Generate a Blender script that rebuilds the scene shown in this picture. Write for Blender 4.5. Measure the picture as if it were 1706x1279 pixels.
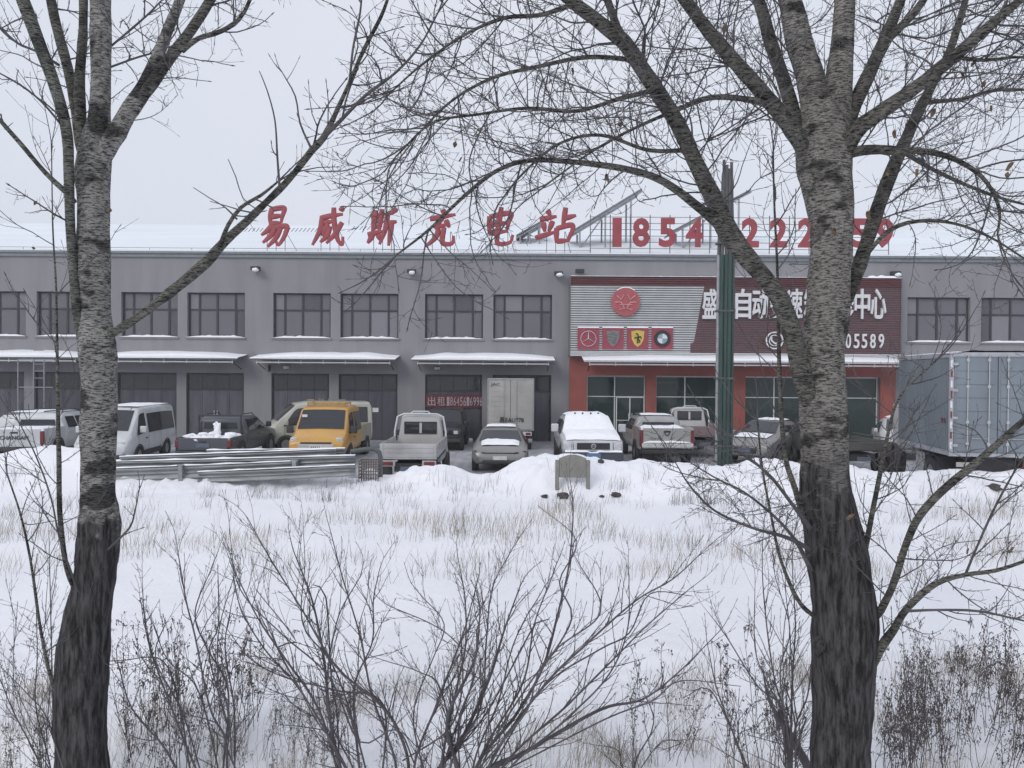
import bpy, bmesh, math, random
import numpy as np
from mathutils import Vector, Matrix, noise

for o in list(bpy.data.objects): bpy.data.objects.remove(o)
SC = bpy.context.scene
COL = SC.collection
R = math.radians
# ------------------------------------------------------------------ camera, sky, sun, exposure
FPX = 1290.0
CAMZ = 3.1
CR = (Matrix.Rotation(R(90 - 0.69), 3, 'X') @ Matrix.Rotation(R(0.38), 3, 'Z'))
cd = bpy.data.cameras.new('camera'); cam = bpy.data.objects.new('camera', cd); COL.objects.link(cam)
cam.location = (0, 0, CAMZ); cam.rotation_euler = CR.to_euler()
cd.sensor_width = 36; cd.lens = 36 * FPX / 1706; cd.clip_start = 0.05; cd.clip_end = 3000
SC.camera = cam

W = bpy.data.worlds.new('World'); SC.world = W; W.use_nodes = True
nt = W.node_tree; nt.nodes.clear()
out = nt.nodes.new('ShaderNodeOutputWorld'); bg = nt.nodes.new('ShaderNodeBackground')
sky = nt.nodes.new('ShaderNodeTexSky'); sky.sky_type = 'NISHITA'; sky.sun_disc = False
SUN_EL, SUN_AZ = R(34), R(215)
sky.sun_elevation = SUN_EL; sky.sun_rotation = SUN_AZ; sky.air_density = 1.0; sky.dust_density = 3.0
mixs = nt.nodes.new('ShaderNodeMixRGB'); mixs.inputs[0].default_value = 0.93
tc = nt.nodes.new('ShaderNodeTexCoord'); cn = nt.nodes.new('ShaderNodeTexNoise')
cn.inputs['Scale'].default_value = 1.6; cn.inputs['Detail'].default_value = 4
cr = nt.nodes.new('ShaderNodeValToRGB')
cr.color_ramp.elements[0].position = 0.3; cr.color_ramp.elements[0].color = (7.15, 7.55, 8.6, 1)
cr.color_ramp.elements[1].position = 0.7; cr.color_ramp.elements[1].color = (7.65, 7.98, 8.85, 1)
nt.links.new(tc.outputs['Generated'], cn.inputs['Vector']); nt.links.new(cn.outputs['Fac'], cr.inputs[0])
nt.links.new(sky.outputs[0], mixs.inputs[1]); nt.links.new(cr.outputs[0], mixs.inputs[2])
nt.links.new(mixs.outputs[0], bg.inputs['Color']); bg.inputs['Strength'].default_value = 0.1
nt.links.new(bg.outputs[0], out.inputs['Surface'])

sd = bpy.data.lights.new('sun', 'SUN'); sun = bpy.data.objects.new('sun', sd); COL.objects.link(sun)
sd.energy = 0.95; sd.angle = R(25); sd.color = (1.0, 0.965, 0.92)
sv = Vector((math.sin(SUN_AZ) * math.cos(SUN_EL), math.cos(SUN_AZ) * math.cos(SUN_EL), math.sin(SUN_EL)))
sun.rotation_euler = sv.to_track_quat('Z', 'Y').to_euler()
vs = SC.view_settings; vs.view_transform = 'Standard'; vs.look = 'None'; vs.gamma = 1; vs.use_curve_mapping = False
vs.exposure = 0.06
SC.cycles.max_bounces = 6; SC.cycles.transparent_max_bounces = 12

# ------------------------------------------------------------------ pixel of the photograph -> point of the place
CPOS = Vector((0, 0, CAMZ))
def P(px, py, Y):
    d = CR @ Vector(((px - 853) / FPX, -(py - 639.5) / FPX, -1))
    return CPOS + d * (Y / d.y)
def smooth(t): t = max(0, min(1, t)); return t * t * (3 - 2 * t)
def interp(x, pts):
    if x <= pts[0][0]: return pts[0][1]
    for (a, va), (b, vb) in zip(pts, pts[1:]):
        if x <= b: return va + (vb - va) * (x - a) / (b - a)
    return pts[-1][1]

# ------------------------------------------------------------------ materials
MATS = {}
def mat(name, rgb, rough=0.6, metal=0.0, var=0.12, scale=6.0, bump=0.0, bscale=60.0, rgb2=None, coat=0.0, spec=0.5, stretch=None, lo=0.35, hi=0.7):
    if name in MATS: return MATS[name]
    m = bpy.data.materials.new(name); m.use_nodes = True; n = m.node_tree; b = n.nodes['Principled BSDF']
    b.inputs['Roughness'].default_value = rough; b.inputs['Metallic'].default_value = metal
    b.inputs['Coat Weight'].default_value = coat; b.inputs['Specular IOR Level'].default_value = spec
    tcn = n.nodes.new('ShaderNodeTexCoord'); vec = tcn.outputs['Object']
    if stretch:
        mp = n.nodes.new('ShaderNodeMapping'); mp.inputs['Scale'].default_value = stretch
        n.links.new(vec, mp.inputs[0]); vec = mp.outputs[0]
    nz = n.nodes.new('ShaderNodeTexNoise'); nz.inputs['Scale'].default_value = scale; nz.inputs['Detail'].default_value = 6
    n.links.new(vec, nz.inputs['Vector'])
    rp = n.nodes.new('ShaderNodeValToRGB'); e = rp.color_ramp.elements
    c2 = rgb2 or tuple(c * (1 - var) for c in rgb)
    c1 = rgb if rgb2 else tuple(min(1, c * (1 + var)) for c in rgb)
    e[0].position = lo; e[0].color = (*c2, 1); e[1].position = hi; e[1].color = (*c1, 1)
    n.links.new(nz.outputs['Fac'], rp.inputs[0]); n.links.new(rp.outputs[0], b.inputs['Base Color'])
    if bump:
        n2 = n.nodes.new('ShaderNodeTexNoise'); n2.inputs['Scale'].default_value = bscale; n2.inputs['Detail'].default_value = 5
        n.links.new(vec, n2.inputs['Vector'])
        bp = n.nodes.new('ShaderNodeBump'); bp.inputs['Strength'].default_value = bump; bp.inputs['Distance'].default_value = 0.02
        n.links.new(n2.outputs['Fac'], bp.inputs['Height']); n.links.new(bp.outputs[0], b.inputs['Normal'])
    MATS[name] = m; return m

def snow_mat(name, c1, c2, bump=0.5, near=True):
    m = bpy.data.materials.new(name); m.use_nodes = True; n = m.node_tree; b = n.nodes['Principled BSDF']
    b.inputs['Roughness'].default_value = 0.75; b.inputs['Specular IOR Level'].default_value = 0.3
    t = n.nodes.new('ShaderNodeTexCoord')
    a = n.nodes.new('ShaderNodeTexNoise'); a.inputs['Scale'].default_value = 0.5; a.inputs['Detail'].default_value = 8; a.inputs['Roughness'].default_value = 0.65
    r = n.nodes.new('ShaderNodeValToRGB'); r.color_ramp.elements[0].position = 0.3; r.color_ramp.elements[0].color = (*c2, 1)
    r.color_ramp.elements[1].position = 0.6; r.color_ramp.elements[1].color = (*c1, 1)
    n.links.new(t.outputs['Object'], a.inputs['Vector']); n.links.new(a.outputs['Fac'], r.inputs[0]); n.links.new(r.outputs[0], b.inputs['Base Color'])
    x1 = n.nodes.new('ShaderNodeTexNoise'); x1.inputs['Scale'].default_value = 7; x1.inputs['Detail'].default_value = 7; x1.inputs['Roughness'].default_value = 0.7
    n.links.new(t.outputs['Object'], x1.inputs['Vector'])
    bp = n.nodes.new('ShaderNodeBump'); bp.inputs['Strength'].default_value = bump; bp.inputs['Distance'].default_value = 0.05
    n.links.new(x1.outputs['Fac'], bp.inputs['Height']); n.links.new(bp.outputs[0], b.inputs['Normal'])
    return m
M_SNOW = snow_mat('snow', (0.91, 0.915, 0.945), (0.85, 0.855, 0.90), 0.6)
M_ROOFSNOW = mat('roof_snow', (0.80, 0.84, 0.88), 0.8, var=0.04, scale=0.4, stretch=(0.3, 3, 3))
M_CAPSNOW = mat('cap_snow', (0.93, 0.94, 0.97), 0.75, var=0.03, bump=0.3, bscale=14)
M_LOT = mat('packed_snow', (0.50, 0.50, 0.53), 0.55, rgb2=(0.32, 0.32, 0.345), scale=1.4, bump=0.3, bscale=9, stretch=(2.2, 0.5, 1), lo=0.35, hi=0.62)

def bark(name, pale, dark, zsplit, zsoft, pd=.24):
    m = bpy.data.materials.new(name); m.use_nodes = True; n = m.node_tree; b = n.nodes['Principled BSDF']; L = n.links.new
    b.inputs['Roughness'].default_value = 0.9; b.inputs['Specular IOR Level'].default_value = 0.2
    t = n.nodes.new('ShaderNodeTexCoord')
    def nz(sc, det, st, ro=0.6):
        mp = n.nodes.new('ShaderNodeMapping'); mp.inputs['Scale'].default_value = st; L(t.outputs['Object'], mp.inputs[0])
        x = n.nodes.new('ShaderNodeTexNoise'); x.inputs['Scale'].default_value = sc; x.inputs['Detail'].default_value = det; x.inputs['Roughness'].default_value = ro
        L(mp.outputs[0], x.inputs['Vector']); return x.outputs['Fac']
    def ramp(f, p0, c0, p1, c1):
        r = n.nodes.new('ShaderNodeValToRGB'); e = r.color_ramp.elements
        e[0].position = p0; e[0].color = (*c0, 1); e[1].position = p1; e[1].color = (*c1, 1); L(f, r.inputs[0]); return r.outputs[0]
    def mix(f, a, c, mode='MIX'):
        x = n.nodes.new('ShaderNodeMixRGB'); x.blend_type = mode
        if hasattr(f, 'links'): L(f, x.inputs[0])
        else: x.inputs[0].default_value = f
        L(a, x.inputs[1]); L(c, x.inputs[2]); return x.outputs[0]
    base = ramp(nz(7, 5, (1, 1, 1)), 0.35, tuple(c * 0.68 for c in pale), 0.65, pale)
    lent = nz(24, 7, (1, 1, 5.0), 0.78)
    base = mix(1.0, base, ramp(lent, 0.44, (0.12, 0.12, 0.13), 0.53, (1, 1, 1)), 'MULTIPLY')
    patch = nz(3.2, 3, (1, 1, 1.7))
    base = mix(1.0, base, ramp(patch, 0.39, (pd, pd, pd * 1.05), 0.47, (1, 1, 1)), 'MULTIPLY')
    fur = nz(30, 6, (1, 1, 0.16), 0.7)
    low = ramp(fur, 0.40, tuple(c * 0.45 for c in dark), 0.62, tuple(c * 2.6 for c in dark))
    sep = n.nodes.new('ShaderNodeSeparateXYZ'); L(t.outputs['Object'], sep.inputs[0])
    wob = n.nodes.new('ShaderNodeMath'); wob.operation = 'MULTIPLY_ADD'; L(nz(5, 5, (1, 1, 1)), wob.inputs[0]); wob.inputs[1].default_value = 1.6; L(sep.outputs['Z'], wob.inputs[2])
    mr = n.nodes.new('ShaderNodeMapRange'); L(wob.outputs[0], mr.inputs['Value']); mr.inputs['From Min'].default_value = zsplit + 0.8 - zsoft; mr.inputs['From Max'].default_value = zsplit + 0.8 + zsoft
    col = mix(mr.outputs[0], low, base)
    L(col, b.inputs['Base Color'])
    bp = n.nodes.new('ShaderNodeBump'); bp.inputs['Strength'].default_value = 1.0; bp.inputs['Distance'].default_value = 0.03
    hm = n.nodes.new('ShaderNodeMix'); L(mr.outputs[0], hm.inputs[0]); L(fur, hm.inputs[2]); L(lent, hm.inputs[3])
    L(hm.outputs[0], bp.inputs['Height']); L(bp.outputs[0], b.inputs['Normal'])
    return m
M_BARK_L = bark('bark_left', (0.54, 0.525, 0.49), (0.038, 0.036, 0.037), 2.3, 0.14)
M_BARK_R = bark('bark_right', (0.50, 0.475, 0.43), (0.036, 0.034, 0.035), 2.95, 0.30)
M_LIMB = bark('limb_bark', (0.29, 0.28, 0.245), (0.05, 0.048, 0.046), -9, 0.3, .5)
M_LIMB_GREEN = bark('smooth_green_bark', (0.32, 0.33, 0.285), (0.05, 0.05, 0.045), -9, 0.3, .5)
M_TWIG = mat('twig_bark', (0.088, 0.083, 0.088), 0.9, var=0.35, scale=6)
M_SHRUB = mat('shrub_bark', (0.095, 0.086, 0.094), 0.9, var=0.35, scale=5)
M_WEED = mat('dry_weed', (0.15, 0.125, 0.11), 0.95, rgb2=(0.05, 0.042, 0.046), scale=6)
M_STRAW = mat('straw', (0.40, 0.345, 0.25), 0.95, rgb2=(0.22, 0.19, 0.165), scale=1.2)
M_LEAF = mat('dry_leaf', (0.16, 0.11, 0.07), 0.9, var=0.4, scale=12)
M_SOIL = mat('frozen_soil', (0.10, 0.09, 0.09), 0.95, rgb2=(0.05, 0.045, 0.045), scale=12, bump=0.8, bscale=30)

# ------------------------------------------------------------------ mesh helpers
def empty(name, label, cat, loc=(0, 0, 0), rz=0, group=None):
    o = bpy.data.objects.new(name, None); COL.objects.link(o); o.location = loc; o.rotation_euler = (0, 0, rz)
    o.empty_display_size = 0.2; o['label'] = label; o['category'] = cat
    if group: o['group'] = group
    return o
def tag(o, label, cat, group=None):
    o['label'] = label; o['category'] = cat
    if group: o['group'] = group
    return o
def root_of(o):
    while o.parent: o = o.parent
    return o
class MB:
    def __init__(s): s.v = []; s.f = []; s.n = 0
    def add(s, v, f):
        o = s.n; s.v.extend(v); s.n += len(v); s.f.extend(tuple(i + o for i in q) for q in f); return s
    def box(s, x0, x1, y0, y1, z0, z1):
        return s.add([(x0, y0, z0), (x1, y0, z0), (x1, y1, z0), (x0, y1, z0), (x0, y0, z1), (x1, y0, z1), (x1, y1, z1), (x0, y1, z1)],
              [(0, 3, 2, 1), (4, 5, 6, 7), (0, 1, 5, 4), (1, 2, 6, 5), (2, 3, 7, 6), (3, 0, 4, 7)])
    def quad(s, a, b, c, d): return s.add([a, b, c, d], [(0, 1, 2, 3)])
    def grid(s, rows):
        m = len(rows[0]); v = [p for r in rows for p in r]
        return s.add(v, [(i * m + j, i * m + j + 1, (i + 1) * m + j + 1, (i + 1) * m + j) for i in range(len(rows) - 1) for j in range(m - 1)])
    def prism(s, poly, axis, a, b):
        # poly of 2-d points extruded along axis from a to b
        def p3(p, t):
            return {'x': (t, p[0], p[1]), 'y': (p[0], t, p[1]), 'z': (p[0], p[1], t)}[axis]
        n = len(poly); v = [p3(p, a) for p in poly] + [p3(p, b) for p in poly]
        return s.add(v, [tuple(range(n))[::-1], tuple(range(n, 2 * n))] + [(i, (i + 1) % n, n + (i + 1) % n, n + i) for i in range(n)])
    def tube(s, pts, rad, n=6, cap=True):
        p = np.asarray([tuple(q) for q in pts], float); m = len(p); r = np.asarray(rad, float) if np.ndim(rad) else np.full(m, rad)
        t = np.gradient(p, axis=0); t /= np.linalg.norm(t, axis=1)[:, None] + 1e-9
        mean = np.abs(t.mean(0)); ref = np.zeros(3); ref[int(np.argmin(mean))] = 1
        u = np.cross(t, ref); u /= np.linalg.norm(u, axis=1)[:, None] + 1e-9; w = np.cross(t, u)
        a = np.arange(n) * 2 * math.pi / n
        v = p[:, None, :] + r[:, None, None] * (np.cos(a)[None, :, None] * u[:, None, :] + np.sin(a)[None, :, None] * w[:, None, :])
        f = [(i * n + j, i * n + (j + 1) % n, (i + 1) * n + (j + 1) % n, (i + 1) * n + j) for i in range(m - 1) for j in range(n)]
        if cap: f += [tuple(range(n))[::-1], tuple((m - 1) * n + j for j in range(n))]
        return s.add([tuple(x) for x in v.reshape(-1, 3)], f)
    def cyl(s, a, b, r, n=12): return s.tube([a, b], [r, r], n)
    def disc(s, c, nrm, r0, r1, th, n=24):
        # ring (r0>0) or disc, thickness th along nrm
        c = Vector(c); q = Vector(nrm).to_track_quat('Z', 'Y').to_matrix()
        v = []; f = []
        for rr, zz in ((r1, 0), (r1, th), (r0, th), (r0, 0)):
            for k in range(n):
                a = 2 * math.pi * k / n; v.append(tuple(c + q @ Vector((rr * math.cos(a), rr * math.sin(a), zz))))
        for k in range(n):
            k2 = (k + 1) % n
            for i in range(4): f.append((i * n + k, i * n + k2, ((i + 1) % 4) * n + k2, ((i + 1) % 4) * n + k))
        return s.add(v, f)
    def blob(s, c, r, seed=0, n=8, m=6, amp=0.3):
        v = []; c = Vector(c); r = Vector(r) if not isinstance(r, (int, float)) else Vector((r, r, r))
        for i in range(m + 1):
            th = math.pi * i / m
            for j in range(n):
                ph = 2 * math.pi * j / n; d = Vector((math.sin(th) * math.cos(ph), math.sin(th) * math.sin(ph), math.cos(th)))
                k = 1 + amp * noise.noise(d * 1.7 + Vector((seed * 3.1, seed, 0)))
                v.append((c.x + d.x * r.x * k, c.y + d.y * r.y * k, c.z + d.z * r.z * k))
        return s.add(v, [(i * n + j, i * n + (j + 1) % n, (i + 1) * n + (j + 1) % n, (i + 1) * n + j) for i in range(m) for j in range(n)])
    def mesh(s, name, off=(0, 0, 0)):
        me = bpy.data.meshes.new(name)
        v = s.v if tuple(off) == (0, 0, 0) else [(a - off[0], b - off[1], c - off[2]) for a, b, c in s.v]
        me.from_pydata(v, [], s.f); me.validate(); return me
    def build(s, name, m, parent=None, world=True, sm=False, bevel=0, kind=None, fix=True):
        off = (0, 0, 0)
        if parent is not None and world: off = tuple(root_of(parent).location)
        me = s.mesh(name, off)
        if fix:
            b = bmesh.new(); b.from_mesh(me); bmesh.ops.recalc_face_normals(b, faces=b.faces); b.to_mesh(me); b.free()
        o = bpy.data.objects.new(name, me); COL.objects.link(o); me.materials.append(m)
        if sm:
            me.shade_smooth()
            if sm != 2: me.set_sharp_from_angle(angle=R(35))
        if bevel:
            md = o.modifiers.new('bevel', 'BEVEL'); md.width = bevel; md.segments = 2; md.limit_method = 'ANGLE'; md.angle_limit = R(28)
            me.shade_smooth(); me.set_sharp_from_angle(angle=R(60))
        if parent is not None: o.parent = parent
        if kind: o['kind'] = kind
        return o
def resample(pts, step):
    """catmull-rom through (x,y,z,r) rows"""
    p = [np.array(q, float) for q in pts]; p = [2 * p[0] - p[1]] + p + [2 * p[-1] - p[-2]]; o_ = []
    for i in range(1, len(p) - 2):
        a, b, c, d = p[i - 1:i + 3]; L = np.linalg.norm((c - b)[:3]); n = max(1, int(L / step))
        for k in range(n):
            t = k / n; o_.append(.5 * (2 * b + (c - a) * t + (2 * a - 5 * b + 4 * c - d) * t * t + (3 * b - a - 3 * c + d) * t ** 3))
    o_.append(p[-2]); o_ = np.array(o_); o_[:, 3] = np.maximum(o_[:, 3], .0012); return o_
def struct(o): o['kind'] = 'structure'; return o
def copy_tree(o, parent=None):
    c = o.copy(); COL.objects.link(c); c.parent = parent
    if parent: c.matrix_parent_inverse = o.matrix_parent_inverse
    for ch in list(o.children): copy_tree(ch, c)
    return c
TXT = {}
def text_mesh(s, offset=0.0, extr=0.05):
    k = (s, offset, extr)
    if k in TXT: return TXT[k]
    cu = bpy.data.curves.new('lettering', 'FONT'); cu.body = s; cu.size = 1; cu.extrude = extr; cu.offset = offset; cu.resolution_u = 3
    o = bpy.data.objects.new('lettering', cu); COL.objects.link(o)
    dg = bpy.context.evaluated_depsgraph_get(); me = bpy.data.meshes.new_from_object(o.evaluated_get(dg))
    bpy.data.objects.remove(o); bpy.data.curves.remove(cu); TXT[k] = me; return me
def lettering(name, s, c, w, h, d, m, parent, rot=None, offset=0.0, world=True, warp=0.0, shear=0.0, seed=0):
    """text fitted in a w x h box centred on c, facing -Y (or rot)"""
    src = text_mesh(s, offset); n = len(src.vertices); a = np.zeros(n * 3); src.vertices.foreach_get('co', a); a = a.reshape(-1, 3)
    mn, mx = a.min(0), a.max(0); a = (a - (mn + mx) / 2) / np.maximum(mx - mn, 1e-6) * np.array([w, h, d])
    if warp:
        for q in a:
            e = noise.noise_vector(Vector((q[0] * 2.2 / w + seed, q[1] * 2.2 / h, seed * 1.7))); q[0] += warp * w * .6 * e.x; q[1] += warp * h * .6 * e.y
    a[:, 0] += shear * a[:, 1]
    rt = rot or Matrix.Rotation(R(90), 3, 'X'); rt = np.array(rt)
    a = a @ rt.T + np.array(tuple(c))
    if parent is not None and world: a -= np.array(tuple(root_of(parent).location))
    me = src.copy(); me.vertices.foreach_set('co', a.reshape(-1)); me.update(); me.materials.clear(); me.materials.append(m)
    o = bpy.data.objects.new(name, me); COL.objects.link(o)
    if parent is not None: o.parent = parent
    return o

# ------------------------------------------------------------------ terrain
CREST = [(-400, 760), (0, 758), (40, 748), (90, 742), (130, 748), (200, 768), (300, 782), (420, 792), (600, 797), (650, 790), (690, 777), (740, 771), (775, 784), (800, 790), (830, 782), (868, 766), (905, 757), (960, 756), (1000, 768), (1040, 768), (1062, 764), (1100, 769), (1150, 773), (1200, 777), (1250, 768), (1290, 766), (1340, 774), (1420, 777), (1480, 785), (1540, 783), (1600, 782), (1640, 787), (1706, 783), (2100, 780)]
CR_X = [(P(a, b, 19.2).x, P(a, b, 19.2).z) for a, b in CREST]
def H(x, y):
    base = interp(y, [(-20, -0.9), (2, -0.5), (6, -0.22), (10, 0.0), (17.3, 0.28), (20.4, 0.0)]) if y < 20.4 else 0.0
    cz = interp(x, CR_X)
    k = 0
    if 17.3 < y <= 19.2: k = smooth((y - 17.3) / 1.9) ** 0.85
    elif 19.2 < y < 20.3: k = 1 - smooth((y - 19.2) / 1.1)
    z = base + k * (cz - base)
    v = Vector((x, y, 0))
    if y < 20.3:
        z += 0.02 * noise.noise(v * 0.9) + 0.05 * noise.noise(v * 0.25)
        nb = math.exp(-((y - 18.6) / 0.9) ** 2)
        z += nb * (0.13 * noise.noise(v * 1.6 + Vector((5, 0, 0))) + 0.13 * abs(noise.noise(v * 3.1)) - .03 + 0.05 * noise.noise(v * 7) + .06 * abs(noise.noise(v * 5.2 + Vector((9, 2, 0)))))
        near = smooth((9.6 - y) / 1.6) * smooth((y + 3) / 4)
        z += near * (0.2 * noise.noise(v * 0.8 + Vector((0, 7, 0))) + 0.12 * abs(noise.noise(v * 2.3)) + 0.02 * noise.noise(v * 6))
    return z
def axis(segs):
    r = []
    for a, b, st in segs:
        n = max(1, round((b - a) / st)); r += [a + (b - a) * i / n for i in range(n)]
    return r + [segs[-1][1]]
xs = axis([(-900, -60, 60), (-60, -20, 2), (-20, -9, 0.2), (-9, 9, 0.08), (9, 20, 0.2), (20, 60, 2), (60, 900, 60)])
ys = axis([(-60, -4, 4), (-4, 4, 0.5), (4, 10, 0.07), (10, 17, 0.14), (17, 20.6, 0.08), (20.6, 24, 1), (24, 120, 12), (120, 1500, 100)])
mb = MB()
mb.grid([[(x, y, H(x, y)) for x in xs] for y in ys])
g = struct(mb.build('snow_ground', M_SNOW, sm=2, fix=False))
rng = random.Random(3)
mb = MB(); mb.box(-60, 60, 20.2, 35.6, -0.05, 0.012)
struct(mb.build('parking_lot', M_LOT))

# ------------------------------------------------------------------ commercial building
YF = 35.8
M_WALL = mat('grey_render', (0.268, 0.266, 0.281), 0.85, rgb2=(0.222, 0.220, 0.235), scale=1.3, bump=0.15, bscale=30, stretch=(1.2, 1, 0.13), lo=.25, hi=.62)
M_COPE = mat('coping_metal', (0.20, 0.22, 0.24), 0.5, var=0.1)
M_FRAME = mat('window_frame', (0.035, 0.034, 0.042), 0.5)
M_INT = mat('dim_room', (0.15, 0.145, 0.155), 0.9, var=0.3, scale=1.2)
M_CURT = mat('curtain', (0.42, 0.42, 0.44), 0.9, var=0.25, scale=9, stretch=(6, 1, 0.3))
M_REDW = mat('red_paint_wall', (0.34, 0.095, 0.075), 0.7, rgb2=(0.25, 0.07, 0.06), scale=1.2)
M_WHT = mat('white_metal', (0.62, 0.64, 0.65), 0.5, var=0.05)
M_DOOR2 = mat('grey_door', (0.12, 0.12, 0.145), 0.5, rgb2=(0.075, 0.078, 0.095), scale=1.5, stretch=(3, 1, 0.4))
M_DOOR = mat('dark_door', (0.085, 0.083, 0.105), 0.5, rgb2=(0.058, 0.058, 0.075), scale=1.5, stretch=(3, 1, 0.4))
def glass(name, tint, alpha):
    m = bpy.data.materials.new(name); m.use_nodes = True; n = m.node_tree; b = n.nodes['Principled BSDF']
    b.inputs['Base Color'].default_value = (*tint, 1); b.inputs['Roughness'].default_value = 0.04; b.inputs['IOR'].default_value = 1.55
    b.inputs['Alpha'].default_value = alpha
    tcn = n.nodes.new('ShaderNodeTexCoord'); x = n.nodes.new('ShaderNodeTexNoise'); x.inputs['Scale'].default_value = 0.9
    n.links.new(tcn.outputs['Object'], x.inputs['Vector']); bp = n.nodes.new('ShaderNodeBump'); bp.inputs['Strength'].default_value = 0.06; bp.inputs['Distance'].default_value = 0.1
    n.links.new(x.outputs['Fac'], bp.inputs['Height']); n.links.new(bp.outputs[0], b.inputs['Normal'])
    MATS[name] = m; return m
M_GLASS = glass('window_glass', (0.19, 0.186, 0.21), 0.75)
M_SHOPGLASS = glass('green_glass', (0.035, 0.06, 0.055), 0.6)
M_CARGLASS = glass('car_glass', (0.03, 0.032, 0.038), 1.0)
M_GL = [M_GLASS, glass('window_glass_pale', (0.26, 0.255, 0.285), 0.8), glass('window_glass_dim', (0.13, 0.13, 0.145), 0.7)]
def fx(px, py=560): return P(px, py, YF).x
Z = lambda py: P(500, py, YF).z
Z_TOP, Z_W1, Z_W0, Z_D1 = Z(424), Z(488), Z(563), Z(622)
BL = empty('commercial_building', 'long two storey grey rendered workshop building with snowy roof behind the parked vehicles', 'building', (0, YF, 0))
wins = [(-305, -210), (-192, -97), (-52, 43), (61, 157), (202, 296), (312, 408), (455, 551), (567, 664), (708, 805), (822, 920), (1512, 1617), (1635, 1740), (1800, 1900), (1920, 2020)]
doors = [(-305, -210), (-192, -97), (-58, 40), (57, 155), (195, 294), (310, 406), (452, 548), (564, 662), (708, 803), (820, 918), (977, 1075), (1092, 1195), (1240, 1345), (1362, 1464), (1512, 1617), (1635, 1740), (1800, 1900)]
WX = [(fx(a, 500), fx(b, 500)) for a, b in wins]; DX = [(fx(a, 700), fx(b, 700)) for a, b in doors]
XL, XR = fx(-420), fx(2150)
def wall(x0, x1, z0, z1, holes, y, d):
    m = MB(); X = sorted({x0, x1, *[h[0] for h in holes], *[h[1] for h in holes]}); Zs = sorted({z0, z1, *[h[2] for h in holes], *[h[3] for h in holes]})
    X = [x for x in X if x0 <= x <= x1]
    for a, b in zip(X, X[1:]):
        for c, e in zip(Zs, Zs[1:]):
            xm, zm = (a + b) / 2, (c + e) / 2
            if any(h[0] < xm < h[1] and h[2] < zm < h[3] for h in holes): continue
            m.quad((a, y, c), (b, y, c), (b, y, e), (a, y, e))
    for a, b, c, e in holes:
        m.quad((a, y, c), (a, y, e), (a, y + d, e), (a, y + d, c)); m.quad((b, y, c), (b, y + d, c), (b, y + d, e), (b, y, e))
        m.quad((a, y, e), (b, y, e), (b, y + d, e), (a, y + d, e)); m.quad((a, y, c), (a, y + d, c), (b, y + d, c), (b, y, c))
    return m
holes = [(a, b, Z_W0, Z_W1) for a, b in WX] + [(a, b, 0.02, Z_D1) for a, b in DX]
w = wall(XL, XR, 0, Z_TOP, holes, YF, 0.28)
w.box(XL, XR, YF + 6, YF + 6.2, 0, Z_TOP).box(XL - 0.01, XL + 0.2, YF + 0.02, YF + 9, 0, Z_TOP).box(XR - 0.2, XR + 0.01, YF + 0.02, YF + 9, 0, Z_TOP)
w.build('wall', M_WALL, BL, fix=False)
m = MB(); m.box(XL, XR, YF - 0.16, YF + 0.5, Z_TOP, Z_TOP + 0.10).box(XL, XR, YF - 0.09, YF - 0.002, Z_TOP - 0.16, Z_TOP - 0.003)
m.build('coping', M_COPE, BL)
m = MB(); m.box(XL, XR, YF - 0.15, YF + 0.5, Z_TOP + 0.103, Z_TOP + 0.14); m.build('parapet_snow', M_CAPSNOW, BL)
# snow covered pitched roof
ZR = P(500, 374, 47).z; ZR0 = Z_TOP + 0.05
rows = []
for i in range(13):
    t = i / 12; y = YF + 0.5 + t * (47 - YF - 0.5)
    rows.append([(XL + (XR - XL) * j / 120, y, ZR0 + (ZR - ZR0) * t + 0.04 * noise.noise(Vector((j * 0.3, i * 0.9, 0)))) for j in range(121)])
rows.append([(p[0], 58, ZR0 - 0.2) for p in rows[-1]])
m = MB(); m.grid(rows); m.build('roof', M_ROOFSNOW, BL, sm=2)
m = MB()
for (a, b, py) in ((400, 545, 394), (585, 640, 391)):
    k = a
    while k < b:
        p = P(k, py, 39.3); m.add([(p.x, p.y, p.z + 0.25), (p.x + 0.05, p.y, p.z + 0.25), (p.x + 0.24, p.y - 0.1, p.z + 0.42), (p.x + 0.19, p.y - 0.1, p.z + 0.42)], [(0, 1, 2, 3)]); k += 6.5
m.build('roof_rib_ends', M_COPE, BL, kind='stuff')
m = MB()
for py in (418.5, 414.5):
    a = P(-100, py - 4, YF); b = P(985, py + 3, YF); m.tube([(a.x, YF - 0.05, Z(py)), (b.x, YF - 0.05, Z(py))], 0.012, 5)
for k in range(-100, 990, 70): m.tube([(fx(k), YF - 0.05, Z_TOP + 0.1), (fx(k), YF - 0.05, Z(414))], 0.012, 5)
m.build('parapet_rail', M_COPE, BL)

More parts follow.
